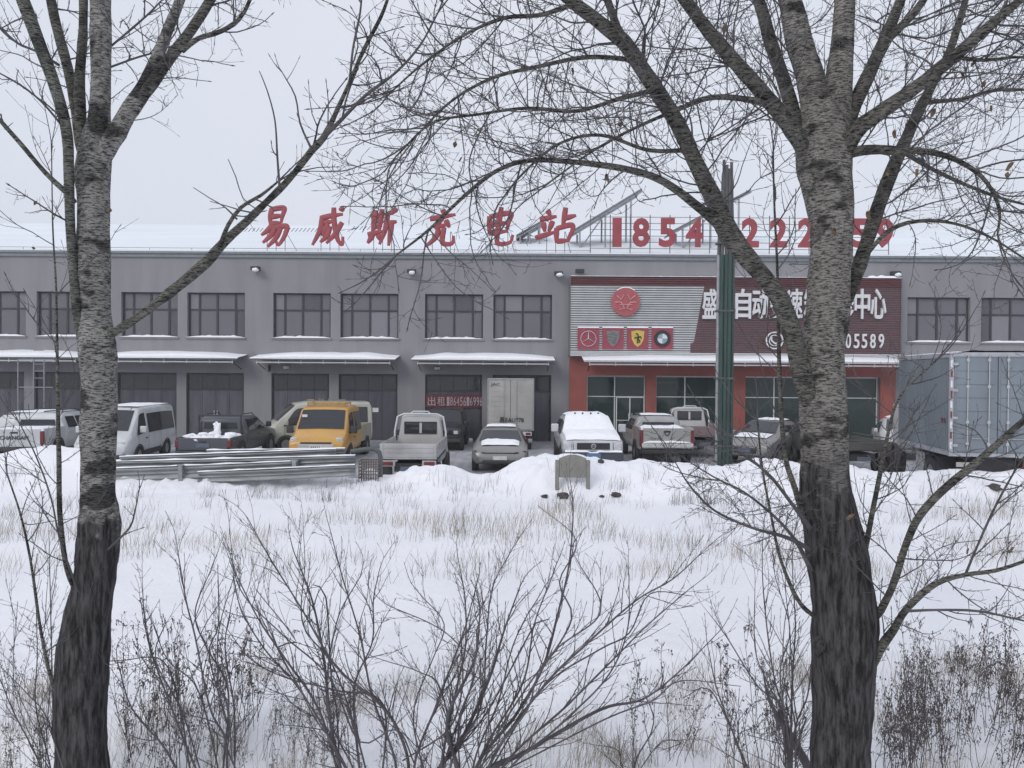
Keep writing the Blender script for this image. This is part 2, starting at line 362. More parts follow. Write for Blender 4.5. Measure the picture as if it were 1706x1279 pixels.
r2 = random.Random(5)
for wi, (a, b) in enumerate(WX):
    z0, z1 = Z_W0, Z_W1; zt = z0 + (z1 - z0) * 0.62; W_ = b - a; y = YF + 0.17; t = 0.045
    m = MB()
    m.box(a, b, y, y + .08, z0, z0 + .06).box(a, b, y, y + .08, z1 - .07, z1).box(a, b, y - .003, y + .08, zt - .04, zt + .04)
    xsn = [a + .035] + [a + W_ * f for f in (.19, .5, .82)] + [b - .035]
    for q in xsn: m.box(q - t, q + t, y - .006, y + .083, z0 + .002, z1 - .002)
    wo = m.build('window', M_FRAME, BL)
    for q0, q1 in zip(xsn, xsn[1:]):
        for e0, e1 in ((z0 + .06, zt - .04), (zt + .04, z1 - .07)):
            p = MB(); p.box(q0 + t, q1 - t, y + .03, y + .04, e0, e1); p.build('pane', M_GL[0] if r2.random() < .5 else r2.choice(M_GL), wo)
    if wi in (2, 3, 6, 7, 9):
        p = MB(); q0, q1 = (xsn[0], xsn[1]) if wi != 9 else (xsn[3], xsn[4])
        p.box(q0 + t, q1 - t, y + .045, y + .06, z0 + .06, zt - .04); p.build('dark_panel', M_FRAME, wo)  # dark sheet close behind one lower pane, makes that sash dark
    p = MB()
    ws = []
    for c0, c1 in ([(.05, .13), (.36, .5)] if wi % 2 else [(.12, .26), (.42, .47)]):
        n = 14; rows = [[(a + W_ * (c0 + (c1 - c0) * k / n), y + .25 + .03 * math.sin(k * 1.9), zz) for k in range(n + 1)] for zz in (z0, z1)]
        p.grid(rows)
    if wi in (8, 9, 7, 4, 10): p.build('curtain', M_CURT, wo)
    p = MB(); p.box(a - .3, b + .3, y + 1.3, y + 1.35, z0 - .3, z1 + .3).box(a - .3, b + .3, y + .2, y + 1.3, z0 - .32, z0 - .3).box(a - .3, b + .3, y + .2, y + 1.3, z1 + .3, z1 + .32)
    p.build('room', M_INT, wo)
    p = MB(); p.box(a - .06, b + .06, YF - .07, YF + .165, z0 - .07, z0 - .002); p.build('sill', M_WALL, wo)
    p = MB(); n = 24; rows = []
    for yy, zz in ((YF - .11, 0), (YF - .12, .05), (YF - .04, .085), (YF + .15, .10)):
        rows.append([(a - .03 + (W_ + .06) * k / n, yy, z0 + .001 + zz * min(1, 4 * min(k, n - k) / n + .15) * (1 + .5 * noise.noise(Vector((k * .5, wi, 0))))) for k in range(n + 1)])
    p.grid(rows); p.build('sill_snow', M_CAPSNOW, wo, sm=2)

for di, (a, b) in enumerate(DX):
    red = 10 <= di <= 13
    y = YF + .12; W_ = b - a; z1 = Z_D1
    fm = M_WHT if red else M_FRAME; gm = M_SHOPGLASS if red else (M_DOOR2 if di in (2, 5, 6) else M_DOOR)
    m = MB()
    if not red:
        m.box(a, b, y, y + .1, z1 - .1, z1).box(a, a + .07, y, y + .1, .02, z1 - .1).box(b - .07, b, y, y + .1, .02, z1 - .1)
        m.box(a + .07, b - .07, y, y + .1, z1 * .74, z1 * .74 + .07)
        do = m.build('garage_door', fm, BL)
        for k in range(4):
            q0 = a + .08 + (W_ - .16) * k / 4; q1 = a + .08 + (W_ - .16) * (k + 1) / 4 - .015
            p = MB(); p.box(q0, q1, y + .02, y + .07, .03, z1 * .74 - .005)
            p.box(q0 + .08, q1 - .08, y + .008, y + .02, .15, .95).box(q0 + .08, q1 - .08, y + .008, y + .02, 1.1, z1 * .74 - .15)
            p.build('door_leaf', gm, do)
            p = MB(); p.box(q0, q1, y + .03, y + .04, z1 * .74 + .075, z1 - .105); p.build('pane', M_CARGLASS, do)
        if di in (5, 7, 4):
            p = MB()
            for sx in (-.07, .07): p.box((a + b) / 2 + sx - .012, (a + b) / 2 + sx + .012, y - .05, y + .02, 1.05, 1.35)
            p.build('handle', M_WHT, do)
    else:
        zt = Z(657)
        parts = [a + .03, a + W_ * .48, b - .03] if di != 13 else [a + .35, b - .35 + .3]
        m.box(a, b, y, y + .06, z1 - .06, z1).box(a, b, y, y + .06, .02, .10)
        m.box(a + .05, b - .05, y - .003, y + .06, zt - .02, zt + .02)
        for q in parts: m.box(q - .025, q + .025, y - .005, y + .064, .1, z1 - .06)
        do = m.build('shopfront', fm, BL)
        for q0, q1 in zip(parts, parts[1:]):
            for e0, e1 in ((.1, zt - .02), (zt + .02, z1 - .06)):
                p = MB(); p.box(q0 + .025, q1 - .025, y + .02, y + .03, e0, e1); p.build('pane', M_SHOPGLASS, do)
        if di == 10:
            x0, x1 = fx(1027, 700), fx(1073, 700); xm = (x0 + x1) / 2; p = MB()
            zd = Z(659)
            for q in (x0, xm - .02, x1): p.box(q - .02, q + .03, y - .06, y - .008, .02, zd)
            p.box(x0, x1, y - .057, y - .01, zd, zd + .05).box(x0, x1, y - .057, y - .01, .1, .16).box(x0, x1, y - .057, y - .01, Z(697), Z(697) + .03)
            p.build('entrance_door', M_WHT, do)
            for q in (xm - .08, xm + .08):
                p = MB(); p.cyl((q, y - .1, .95), (q, y - .1, 1.35), .015, 8); p.build('handle', M_WHT, do)
        if di == 11:
            p = MB(); p.box(a + .3, a + 1.2, y + .9, y + .96, z1 - .35, z1 - .28); p.build('tube_light', M_WHT, do)
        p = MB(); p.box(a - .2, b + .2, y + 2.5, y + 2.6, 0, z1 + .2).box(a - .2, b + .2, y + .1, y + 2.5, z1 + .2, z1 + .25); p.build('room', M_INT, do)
        p = MB()
        rr = random.Random(di)
        for k in range(5):
            q = a + W_ * (k + .5) / 5; p.box(q - .15, q + .18, y + 1.2, y + 1.6, 0, .7 + rr.random() * 1.2)
        p.build('shelving', M_DOOR, do)
# red painted ground floor of the repair centre
ra, rb = fx(948, 650), fx(1490, 650)
rh = [(a, b, .02, Z_D1) for a, b in DX[10:14]]
w = wall(ra, rb, 0, Z(592), rh, YF - .12, .118); w.build('red_wall', M_REDW, BL, fix=False)
# awnings
M_AWN = mat('awning_sheet', (0.14, 0.145, 0.16), 0.5)
aw = [(-330, -95), (-75, 158), (172, 411), (432, 665), (692, 921)]
for i, (a, b) in enumerate(aw + [(968, 1482), (1500, 1745), (1790, 2020)]):
    x0, x1 = fx(a, 595), fx(b, 595); red = i == 5
    zt = Z(597); D = 1.25 if not red else 1.0
    yb = YF - .002 if not red else YF - .62
    m = MB(); m.prism([(yb - D, zt - .10), (yb, zt + .10), (yb, zt + .16), (yb - D, zt - .04)], 'x', x0, x1)
    ao = m.build('awning', M_AWN if not red else M_WHT, BL)
    m = MB(); m.tube([(x0 + .25, yb - D + .12, zt - .20), (x1 - .25, yb - D + .12, zt - .20)], .035, 8)
    n = 6 if not red else 12
    for k in range(n + 1):
        q = x0 + .25 + (x1 - x0 - .5) * k / n; m.box(q - .02, q + .02, yb - D + .09, yb - D + .13, zt - .26, zt - .09)
    m.build('awning_tube', M_WHT, ao, sm=True)
    m = MB()
    for q in (x0 + .25, x1 - .25): m.tube([(q, yb - D + .12, zt - .2), (q, yb - .003, zt - .5)], .02, 6)
    m.build('bracket', M_FRAME, ao)
    n = 40; rows = []; TH = .15 if not red else .09
    for v_, (yy, zz, hh) in enumerate(((yb - D - .03, -.045, 0), (yb - D - .05, -.03, .55), (yb - D + .05, 0, .95), (yb - .35, .10, 1.0), (yb - .002, .16, .95))):
        rows.append([(x0 - .03 + (x1 - x0 + .06) * k / n, yy, zt + zz + .004 + hh * TH * min(1, smooth(3.2 * min(k, n - k) / n + .12)) * (1 + .3 * noise.noise(Vector((k * .18, i, v_ * .3))))) for k in range(n + 1)])
    m = MB(); m.grid(rows); m.build('awning_snow', M_CAPSNOW, ao, sm=2)
# floodlights on the wall
FL = [(429, 450, 'floodlight under the parapet above the paired windows beside the left calligraphic letter'), (687, 453, 'snow capped floodlight under the parapet midway between the two middle window pairs'), (930, 455, 'snow capped floodlight just left of the repair centre signboard'), (965, 455, 'dark floodlight box standing on the left top corner of the signboard'), (1487, 455, 'snow topped floodlight on the right top corner of the signboard')]
for px, py, lb in FL:
    x = fx(px, py); z = Z(py + (0 if px < 940 else -4)); e = empty('floodlight', lb, 'wall light', (x, YF, z), group='floodlights along the top of the facade')
    m = MB(); m.box(x - .2, x + .2, YF - .42, YF - .14, z - .06, z + .12); m.build('housing', M_FRAME, e, bevel=.02)
    m = MB(); m.box(x - .03, x + .03, YF - .15, YF - .003, z - .02, z + .03); m.build('arm', M_FRAME, e)
    if px != 965:
        m = MB(); m.blob((x + .04, YF - .44, z - .05), (.15, .10, .09), px, 10, 6, .4); m.build('snow_cap', M_CAPSNOW, e, sm=2)
for px, py, lb in ((478, 612, 'small white wall lamp under the awning above the yellow van'), (729, 612, 'small white wall lamp under the awning above the rental banner')):
    x = fx(px, py); z = Z(py); e = empty('wall_lamp', lb, 'wall light', (x, YF, z))
    m = MB(); m.box(x - .13, x + .13, YF - .15, YF - .01, z - .06, z + .06); m.build('lamp_shade', M_WHT, e, bevel=.02)
    m = MB(); m.box(x - .06, x + .06, YF - .01, YF - .002, z - .09, z + .09); m.build('plate', M_FRAME, e)
# camera on wall under awning and notice
x = fx(451, 612); z = Z(612); e = empty('security_camera', 'small dark security camera at the left end of the middle awning', 'camera', (x, YF, z))
m = MB(); m.tube([(x, YF - .01, z), (x, YF - .2, z - .05)], .02, 6); m.build('bracket', M_FRAME, e)
m = MB(); m.cyl((x, YF - .2, z - .2), (x, YF - .2, z + .1), .06, 10); m.build('housing', M_FRAME, e)
x = fx(625, 682); z = Z(682); y = YF + .1
nt_ = MB(); nt_.box(x - .14, x + .14, y - .015, y, z - .1, z + .1)
tag(nt_.build('notice', mat('paper', (.7, .71, .7), .8), None), 'small white notice stuck on the dark door right of the yellow van', 'notice')
# rental banner
M_BAN = mat('banner_red', (.13, .032, .045), .7); M_LET = mat('banner_letters', (.42, .33, .35), .6)
x0, x1 = fx(709, 666), fx(802, 666); z0, z1 = Z(677), Z(655); yb = YF + .06
e = empty('banner', 'dark red rental banner with pale lettering and phone number hung across the garage door', 'banner', ((x0 + x1) / 2, yb, z0))
rows = [[(x0 + (x1 - x0) * k / 16, yb - .015 * math.sin(k * .8), zz - .02 * math.sin(k / 16 * math.pi)) for k in range(17)] for zz in (z0, z1)]
m = MB(); m.grid(rows); o = m.build('cloth', M_BAN, e, fix=False); sm_ = o.modifiers.new('t', 'SOLIDIFY'); sm_.thickness = .01; sm_.offset = 1
chs = '出租18645616996'; X = x0 + .1
for i, ch in enumerate(chs):
    wd = .36 if i < 2 else .125; cx = X + wd / 2; X += wd + (.08 if i < 2 else .028)
    lettering('letter', ch, (cx, yb - .045, (z0 + z1) / 2 - .02), wd, .42, .01, M_LET, e, offset=.01)

# ---- repair centre signboard
SB = empty('shop_sign', 'wide corrugated maroon and silver signboard of the car repair centre with white lettering', 'signboard', (fx(1220, 525), YF - .5, Z(590)))
M_SIL = mat('silver_corrugated', (.62, .63, .63), .5, metal=.1, var=.08, scale=2)
M_MAR = mat('maroon_corrugated', (.155, .05, .052), .5, rgb2=(.12, .042, .045), scale=1.5)
ys_ = YF - .5; xa, xb = fx(949, 525), fx(1491, 525); za, zb_, zc = Z(584), Z(474), Z(460)
def slant(z): t = (z - za) / (zb_ - za); return fx(1140) + (fx(1168) - fx(1140)) * (.3 + .7 * t if t > .15 else .3 * .7 + .0)
def corr(m, x0f, x1f, z0, z1, pitch, y):
    n = round((z1 - z0) / pitch); pts = []
    for k in range(n):
        zz = z0 + (z1 - z0) * k / n; p = (z1 - z0) / n
        pts += [(zz, .03), (zz + p * .18, -.028), (zz + p * .55, -.028), (zz + p * .73, .03)]
    pts.append((z1, 0))
    m.grid([[(x0f(zz), y + dy, zz), (x1f(zz), y + dy, zz)] for zz, dy in pts])
m = MB(); corr(m, lambda z: xa, slant, za, zb_, .105, ys_); m.build('silver_cladding', M_SIL, SB)
m = MB(); corr(m, lambda z: slant(z) if z < zb_ - .001 else slant(zb_), lambda z: xb, za, zb_, .105, ys_); m.build('maroon_cladding', M_MAR, SB)
m = MB(); corr(m, lambda z: xa, lambda z: xb, zb_ + .001, zc, .105, ys_ - .04); m.build('top_cladding', M_MAR, SB)
m = MB(); m.box(xa, xb, ys_ + .01, YF - .01, za, zc).box(xa - .05, xa, ys_ - .05, YF - .01, za - .15, zc + .02).box(xb, xb + .05, ys_ - .05, YF - .01, za - .15, zc + .02); m.build('casing', M_AWN, SB)
m = MB()
for k, zz in enumerate((za - .05, za - .11, za - .17)): m.box(xa, xb, ys_ - .06 - .004 * k, ys_ - .003, zz, zz + .04)
m.box(xa, xb, ys_ - .003, YF - .122, za - .17, za - .001)
m.build('bottom_trim', M_WHT, SB)
n = 150; rr = random.Random(8)
rows = [[(xa + (xb - xa) * k / n, yy, zc + .02 + hh * max(.02, .05 * (noise.noise(Vector((k * .45, 0, 3))) + .15) + (.09 if n * .9 < k < n * .985 else 0))) for k in range(n + 1)] for yy, hh in ((ys_ - .09, 0), (ys_ - .07, 1), (ys_ + .1, 1.1), (YF - .02, .5))]
m = MB(); m.grid(rows); m.build('snow_ridge', M_CAPSNOW, SB, sm=2)
M_LW = mat('white_letter', (.70, .70, .72), .5, var=.04); M_LR = mat('red_letter', (.36, .06, .075), .5, rgb2=(.28, .05, .06), scale=2)
M_DK = mat('letter_side', (.05, .04, .045), .6)
def chan(name, ch, px, py, wpx, hpx, parent, y, m_, th=.1, off=.012, warp=0, shear=0, seed=0):
    c = P(px, py, y); k = y / FPX
    return lettering(name, ch, (c.x, y, c.z), wpx * k, hpx * k, th, m_, parent, offset=off, warp=warp, shear=shear, seed=seed)
for ch, px in zip('盛自动变速箱维修中心', (1183, 1238, 1266, 1294, 1324, 1352, 1381, 1409, 1436, 1463)):
    chan('letter', ch, px, 506, 26, 50, SB, ys_ - .12, M_LW, .12, .02)
for ch, px in zip('05589', (1413, 1427, 1440, 1454, 1468)): chan('digit', ch, px, 568, 9, 24, SB, ys_ - .1, M_LW, .08, .012)
c = P(1290, 567, ys_ - .1); m = MB(); m.disc((c.x, c.y, c.z), (0, -1, 0), .34, .40, .05, 32); m.disc((c.x, c.y, c.z), (0, -1, 0), .22, .26, .05, 26)
m.build('phone_ring', M_LW, SB)
m = MB(); m.tube([(c.x - .16, c.y - .05, c.z + .15), (c.x - .14, c.y - .05, c.z), (c.x, c.y - .05, c.z - .13), (c.x + .15, c.y - .05, c.z - .16)], [.06, .04, .04, .06], 8); m.build('phone_handset', M_LW, SB)
c = P(1042, 503, ys_ - .1); m = MB(); m.disc((c.x, c.y, c.z), (0, -1, 0), 0.001, .64, .08, 40); m.build('round_emblem', mat('emblem_red', (.42, .10, .11), .5, var=.1), SB)
M_PK = mat('emblem_pink', (.60, .28, .29), .5)
m = MB()
for k in (-1, 1):
    m.tube([(c.x + k * .42, c.y - .1, c.z + .28), (c.x + k * .2, c.y - .1, c.z + .1), (c.x + k * .08, c.y - .1, c.z + .32)], .035, 6)
    m.tube([(c.x + k * .48, c.y - .1, c.z - .02), (c.x + k * .2, c.y - .1, c.z - .02), (c.x + k * .06, c.y - .1, c.z - .3), (c.x + k * .3, c.y - .1, c.z - .36)], .035, 6)
m.cyl((c.x - .3, c.y - .1, c.z - .12), (c.x + .3, c.y - .1, c.z - .12), .03, 6); m.build('emblem_lines', M_PK, SB)
m = MB(); rows = [[(c.x + .64 * math.sin(a) * q, c.y - .05 + dy, c.z + .64 * math.cos(a) * q) for a in [R(-38 + 76 * i / 12) for i in range(13)]] for q, dy in ((1.0, -.04), (1.06, -.04), (1.05, .05))]
m.grid(rows); m.build('emblem_snow', M_CAPSNOW, SB)
M_TILE = mat('badge_red', (.33, .055, .085), .5); M_BLK = mat('black_paint', (.025, .027, .03), .35); M_YEL = mat('badge_yellow', (.62, .47, .10), .4)
M_BLU = mat('badge_blue', (.25, .36, .45), .4); M_CHR = mat('chrome', (.6, .6, .6), .25, metal=1, var=.05); M_GRN = mat('dark_emblem', (.05, .06, .06), .5, rgb2=(.2, .2, .2), scale=9, lo=.5, hi=.7)
for i, px in enumerate((980, 1021, 1062, 1103)):
    c = P(px, 564, ys_ - .06); s = .48; cx, cy, cz = c.x, c.y, c.z
    m = MB(); m.box(cx - s, cx + s, cy - .05, cy + .02, cz - s, cz + s); t_ = m.build('badge_panel', M_TILE, SB)
    m = MB(); m.box(cx - s, cx + s, cy - .08, cy + .02, cz + s + .002, cz + s + .06); m.build('badge_snow', M_CAPSNOW, t_)
    m = MB(); F_ = cy - .055
    if i == 0:
        m.disc((cx, F_, cz), (0, -1, 0), .33, .36, .03, 32)
        for a in (90, 210, 330): m.tube([(cx, F_ - .02, cz), (cx + .34 * math.cos(R(a)), F_ - .02, cz + .34 * math.sin(R(a)))], [.035, .008], 6)
        m.build('star_emblem', M_CHR, t_)
    elif i in (1, 2):
        pts = [(-.30, .33), (0, .38), (.30, .33), (.27, -.02), (.16, -.25), (0, -.38), (-.16, -.25), (-.27, -.02)]
        m.prism([(cx + a, cz + b) for a, b in pts], 'y', F_ - .03, F_); sh = m.build('shield', M_YEL if i == 2 else M_GRN, t_)
        m = MB()
        if i == 2:
            for q in ([(-.02, -.22), (0, -.05), (.02, .08), (.0, .2), (-.09, .24)], [(.02, .05), (.13, .1), (.16, .0)], [(.02, .02), (-.1, .06), (-.14, .0)], [(.0, -.02), (.1, -.1), (.06, -.2)]):
                m.tube([(cx + a, F_ - .045, cz + b) for a, b in q], .03, 6)
            m.build('shield_animal', M_BLK, t_)
        else:
            for k in range(4): m.tube([(cx - .2 + .02 * k, F_ - .04, cz + .22 - .13 * k), (cx + .2 - .05 * k, F_ - .04, cz + .16 - .13 * k)], .02, 5)
            m.build('shield_lines', M_CHR, t_)
    else:
        m.disc((cx, F_, cz), (0, -1, 0), .23, .38, .04, 32); m.build('roundel_ring', M_BLK, t_)
        for q in range(4):
            m = MB(); v = [(cx, F_ - .03, cz)] + [(cx + .228 * math.cos(R(q * 90 + 90 * k / 8)), F_ - .03, cz + .228 * math.sin(R(q * 90 + 90 * k / 8))) for k in range(9)]
            m.add(v, [(0, k + 1, k + 2) for k in range(8)]); m.build('roundel_quarter', M_BLU if q % 2 else M_LW, t_)

# ---- rooftop letters
RS = empty('rooftop_sign', 'large red calligraphic rooftop letters of the charging station on thin posts', 'rooftop sign', (fx(700, 410), YF + .25, Z_TOP + .1))
M_RUST = mat('sign_steel', (.16, .14, .145), .6)
YR = YF + .3
BRUSH = {
 '易': [[(3, 9.8), (2.9, 7.5), (3.2, 5.5)], [(2.8, 9.4), (5, 9.7), (7.2, 9.5), (6.9, 7.5), (6.7, 5.8)], [(3.1, 7.6), (6.8, 7.7)], [(3.1, 5.8), (6.7, 5.8)], [(3.8, 5.5), (2.6, 4.2), (.6, 3)], [(2.4, 4.3), (5, 4.7), (8.7, 4.8), (8.6, 2.8), (7.6, .9), (6.6, .1), (5.8, 1.1)], [(4.9, 4.5), (3.6, 2.6), (1.4, 1)], [(6.8, 4.5), (5.6, 2), (3.2, -.2)]],
 '威': [[(1.6, 7.5), (5, 7.9), (8.8, 8.1)], [(2.2, 7.6), (2.1, 4.5), (.2, .6)], [(5.6, 10), (6.1, 7), (7.2, 3.6), (8.4, 1.2), (9.8, .2), (9.7, 2.2)], [(8.9, 6), (7, 3), (4.6, .8)], [(7.6, 9.9), (9, 8.9)], [(3, 6.2), (5.6, 6.4)], [(2.8, 4.5), (5.8, 4.8)], [(4.3, 5.8), (3.4, 3.3), (5.7, 1.7)], [(5.1, 4.6), (4.4, 2.6), (2.6, 1.2)]],
 '斯': [[(.3, 8.1), (5.3, 8.6)], [(1.6, 9.9), (1.7, 3.4)], [(4.1, 10), (4, 3.4)], [(1.7, 6.8), (4, 6.9)], [(1.7, 5.2), (4, 5.3)], [(0, 3.2), (5.4, 3.8)], [(2, 3), (.4, .8)], [(3.8, 3), (5, 1.3)], [(9.4, 9.9), (7.6, 8.8), (6.2, 8.5)], [(6.3, 8.8), (6.2, 4.4), (4.8, .2)], [(6.2, 5.8), (10, 6.2)], [(8.3, 5.8), (8.2, -.4)]],
 '充': [[(4.6, 10.2), (5.6, 8.8)], [(.6, 7.8), (5, 8.2), (9.4, 8.5)], [(5, 7.9), (3, 5.6), (7, 6)], [(6.2, 7.2), (7.9, 5)], [(4.1, 5), (3.5, 2.6), (.4, .2)], [(6, 5.2), (5.9, 1.6), (7, .5), (9.6, .6), (9.7, 2.6)]],
 '电': [[(1.6, 8.1), (1.9, 5.8), (2.2, 3.2)], [(1.6, 7.9), (5, 8.4), (8.4, 8.3), (8, 6), (7.6, 3.4)], [(2.2, 5.8), (7.9, 6)], [(2.2, 3.6), (7.7, 3.7)], [(5, 10.3), (4.9, 6), (4.9, 1.8), (5.8, .5), (9.2, .6), (9.9, 2.6)]],
 '站': [[(2, 10), (3, 8.6)], [(.2, 7.6), (4.8, 8.2)], [(1.3, 6.8), (2.1, 4.2)], [(3.9, 7), (3.1, 4.2)], [(-.4, 2.7), (5, 4)], [(7, 10.4), (6.9, 5.1)], [(7, 7.5), (10.2, 8.1)], [(5.2, 5.1), (5.7, 1)], [(5.2, 4.9), (9.6, 5.4), (8.9, 1.1)], [(5.7, 1.4), (8.9, 1.5)]]}
for i, (ch, px, py, w_, h_) in enumerate((('易', 459, 377, 50, 64), ('威', 549, 378, 52, 64), ('斯', 637, 378, 46, 60), ('充', 735, 380, 48, 60), ('电', 831, 378, 52, 62), ('站', 926, 380, 60, 62))):
    c = P(px, py, YR); k = YR / FPX; m = MB()
    for st in BRUSH[ch]:
        q = resample([((a - 5) * w_ * k / 10 + (b - 5) * .022, 0, (b - 5) * h_ * k / 10 + (a - 5) * .012, .5) for a, b in st], .04); N = len(q)
        rad = [.118 * (.62 + .5 * math.sin(math.pi * min(1, (t_ / max(1, N - 1)) * .8 + .25))) for t_ in range(N)]
        n0 = m.n; m.tube(q[:, :3], rad, 8)
        for t_ in range(n0, m.n): a, b, z_ = m.v[t_]; m.v[t_] = (c.x + a, YR + b * .5, c.z + z_)
    lo = m.build('character', M_LR, RS, sm=True)
    m = MB(); p = P(px, 400, YR)
    for dx in (-.42, 0, .42):
        m.tube([(p.x + dx, YR + .1, Z_TOP + .1), (p.x + dx, YR + .1, P(px, 385, YR).z)], .016, 4)
    m.tube([(p.x + .45, YR + .1, P(px, 385, YR).z), (p.x + .75, YR + .9, Z_TOP + .35)], .014, 4)
    m.build('post', M_RUST, RS)
RN = empty('rooftop_number', 'row of large red phone digits standing on a wire frame above the signboard', 'rooftop sign', (fx(1250, 410), YF + .25, Z_TOP + .1))
for i, (ch, px) in enumerate((('1', 1028), ('8', 1068), ('5', 1112), ('4', 1157), ('1', 1205), ('2', 1250), ('2', 1297), ('2', 1344), ('0', 1388), ('5', 1433), ('9', 1474))):
    chan('digit', ch, px, 387 + (px - 1028) * .003, 28 if ch != '1' else 15, 48, RN, YR, M_LR, .12, .035)
m = MB(); x0, x1 = fx(985, 400), fx(1488, 400)
for k in range(6): z_ = P(1250, 362 + k * 10.5, YR).z; m.tube([(x0, YR + .1, z_), (x1, YR + .1, z_)], .014, 4)
for k in range(16): q = x0 + (x1 - x0) * k / 15; m.tube([(q, YR + .12, Z_TOP + .1), (q, YR + .12, P(1250, 358, YR).z)], .022, 4)
m.build('wire_frame', M_RUST, RN)
# solar panel racks on the roof
M_PV = mat('solar_cells', (.16, .165, .185), .4, var=.2, scale=3); M_ALU = mat('aluminium', (.33, .34, .36), .4, metal=.5)
for i, (pa, pb, lb) in enumerate((((948, 388), (1070, 314), 'tilted solar panel rack rising behind the rooftop digits'), ((1118, 386), (1252, 315), 'tilted solar panel rack on the roof behind the tall green post'), ((860, 392), (906, 366), 'low solar panel rack whose corner shows beside the last rooftop character'))):
    Y0 = 39.0 + (i == 2) * 1.0; A, B = P(*pa, Y0), P(*pb, Y0); e = empty('solar_rack', lb, 'solar panels', (A.x, Y0, A.z - 1), group='solar racks on the roof')
    d = (B - A); nn = Vector((-d.z, 0, d.x)).normalized() * .035
    for c_ in range(2):
        for r_ in range(3):
            p0 = A + d * (c_ * .5 + .004); p1 = A + d * (c_ * .5 + .496); y0 = Y0 + r_ * .62; y1 = y0 + .6
            m = MB(); v = []
            for yy in (y0, y1):
                for q in (p0 - nn, p1 - nn, p1 + nn, p0 + nn): v.append((q.x, yy, q.z))
            m.add(v, [(0, 1, 2, 3), (7, 6, 5, 4), (0, 4, 5, 1), (1, 5, 6, 2), (2, 6, 7, 3), (3, 7, 4, 0)]); m.build('solar_panel', M_PV, e)
    for t_ in (.15, .5, .85):
        for yy in (Y0 + .1, Y0 + 1.7):
            q = A + d * t_
            if q.z - .1 > ZR0 + .3: m = MB(); m.tube([(q.x, yy, ZR0 + .3), (q.x, yy, q.z - .1)], .05, 6); m.build('rack_post', M_ALU, e)
    m = MB()
    for yy in (Y0 + .05,): m.tube([tuple(Vector((A.x, yy, A.z - .12))), (B.x, yy, B.z - .12)], .045, 6)
    m.tube([(A.x + .2, Y0 + .1, ZR0 + .3), (A.x + d.x * .5, Y0 + .1, A.z + d.z * .5 - .1)], .035, 6)
    m.build('steel_rack', M_ALU, e)

# ------------------------------------------------------------------ vehicles
M_TYRE = mat('tyre', (.03, .03, .032), .85); M_RIM = mat('rim', (.35, .35, .37), .4, metal=.6)
M_PLASTIC = mat('black_plastic', (.04, .04, .043), .6); M_LAMP = mat('lamp_lens', (.55, .56, .58), .15, var=.2, scale=20)
M_RED = mat('tail_lens', (.17, .03, .035), .3); M_PLATE = mat('blue_plate', (.10, .19, .36), .5); M_PLDIRT = mat('grimy_plate', (.12, .14, .19), .7); M_PLW = mat('plate_white', (.6, .62, .6), .4)
def paint(n, c, dirt=.25, met=0.0): return mat(n, c, .32, metal=met, rgb2=tuple(q * (1 - dirt) + .10 * dirt for q in c), scale=1.5, coat=.3, lo=.3, hi=.6)
def prof(s):
    x, zb, wb, zl, wl, zt, wt = s
    return [(0, zb), (wb * .9, zb), (wb, zb + .09), (max(wb, wl) + .015, (zb + zl) * .5), (wl, zl), (wt + .02, zt - min(.07, (zt - zl) * .4)), (wt - .08, zt), (0, zt + .025)]
def loft(m, secs):
    rows = []
    for s in secs:
        h = prof(s); ring = [(s[0], -y, z) for y, z in h[::-1]][:-1] + [(s[0], y, z) for y, z in h]
        rows.append(ring[:-1])
    n = len(rows[0]); v = [p for r in rows for p in r]
    f = [(i * n + j, i * n + (j + 1) % n, (i + 1) * n + (j + 1) % n, (i + 1) * n + j) for i in range(len(rows) - 1) for j in range(n)]
    f += [tuple(range(n))[::-1], tuple((len(rows) - 1) * n + j for j in range(n))]
    m.add(v, f); return m
def sec_at(secs, x):
    for a, b in zip(secs, secs[1:]):
        if a[0] <= x <= b[0]:
            t = (x - a[0]) / (b[0] - a[0] + 1e-9); return tuple(p + (q - p) * t for p, q in zip(a, b))
    return secs[0] if x < secs[0][0] else secs[-1]
def side_glass(secs, x0, x1, root, x0t=None, x1t=None, lo=.06, hi=.93, name='side_window'):
    x0t = x0 if x0t is None else x0t; x1t = x1 if x1t is None else x1t
    for sg in (-1, 1):
        m = MB(); rows = []
        for v_ in (lo, hi):
            row = []
            for k in range(7):
                a = x0 + (x1 - x0) * k / 6; b = x0t + (x1t - x0t) * k / 6; x = a + (b - a) * v_; s = sec_at(secs, x); pr = prof(s)
                (yl, zl), (yt, zt) = pr[4], pr[5]; row.append((x, sg * (yl + (yt - yl) * v_ + .012), zl + (zt - zl) * v_))
            rows.append(row)
        m.grid(rows); m.build(name, M_CARGLASS, root, world=False)
def seams(secs, xs_, root):
    for x in xs_:
        for sg in (-1, 1):
            pr = prof(sec_at(secs, x)); m = MB(); rows = [[(x + dx, sg * (y + .006), z) for y, z in pr[2:5]] for dx in (-.009, .009)]
            m.grid(rows); m.build('door_seam', M_PLASTIC, root, world=False)
            if x == xs_[0]:
                (y, z) = pr[4]; m = MB(); m.box(x + .12, x + .28, *sorted((sg * (y + .002), sg * (y + .03))), z - .16, z - .13); m.build('door_handle', M_PLASTIC, root, world=False)
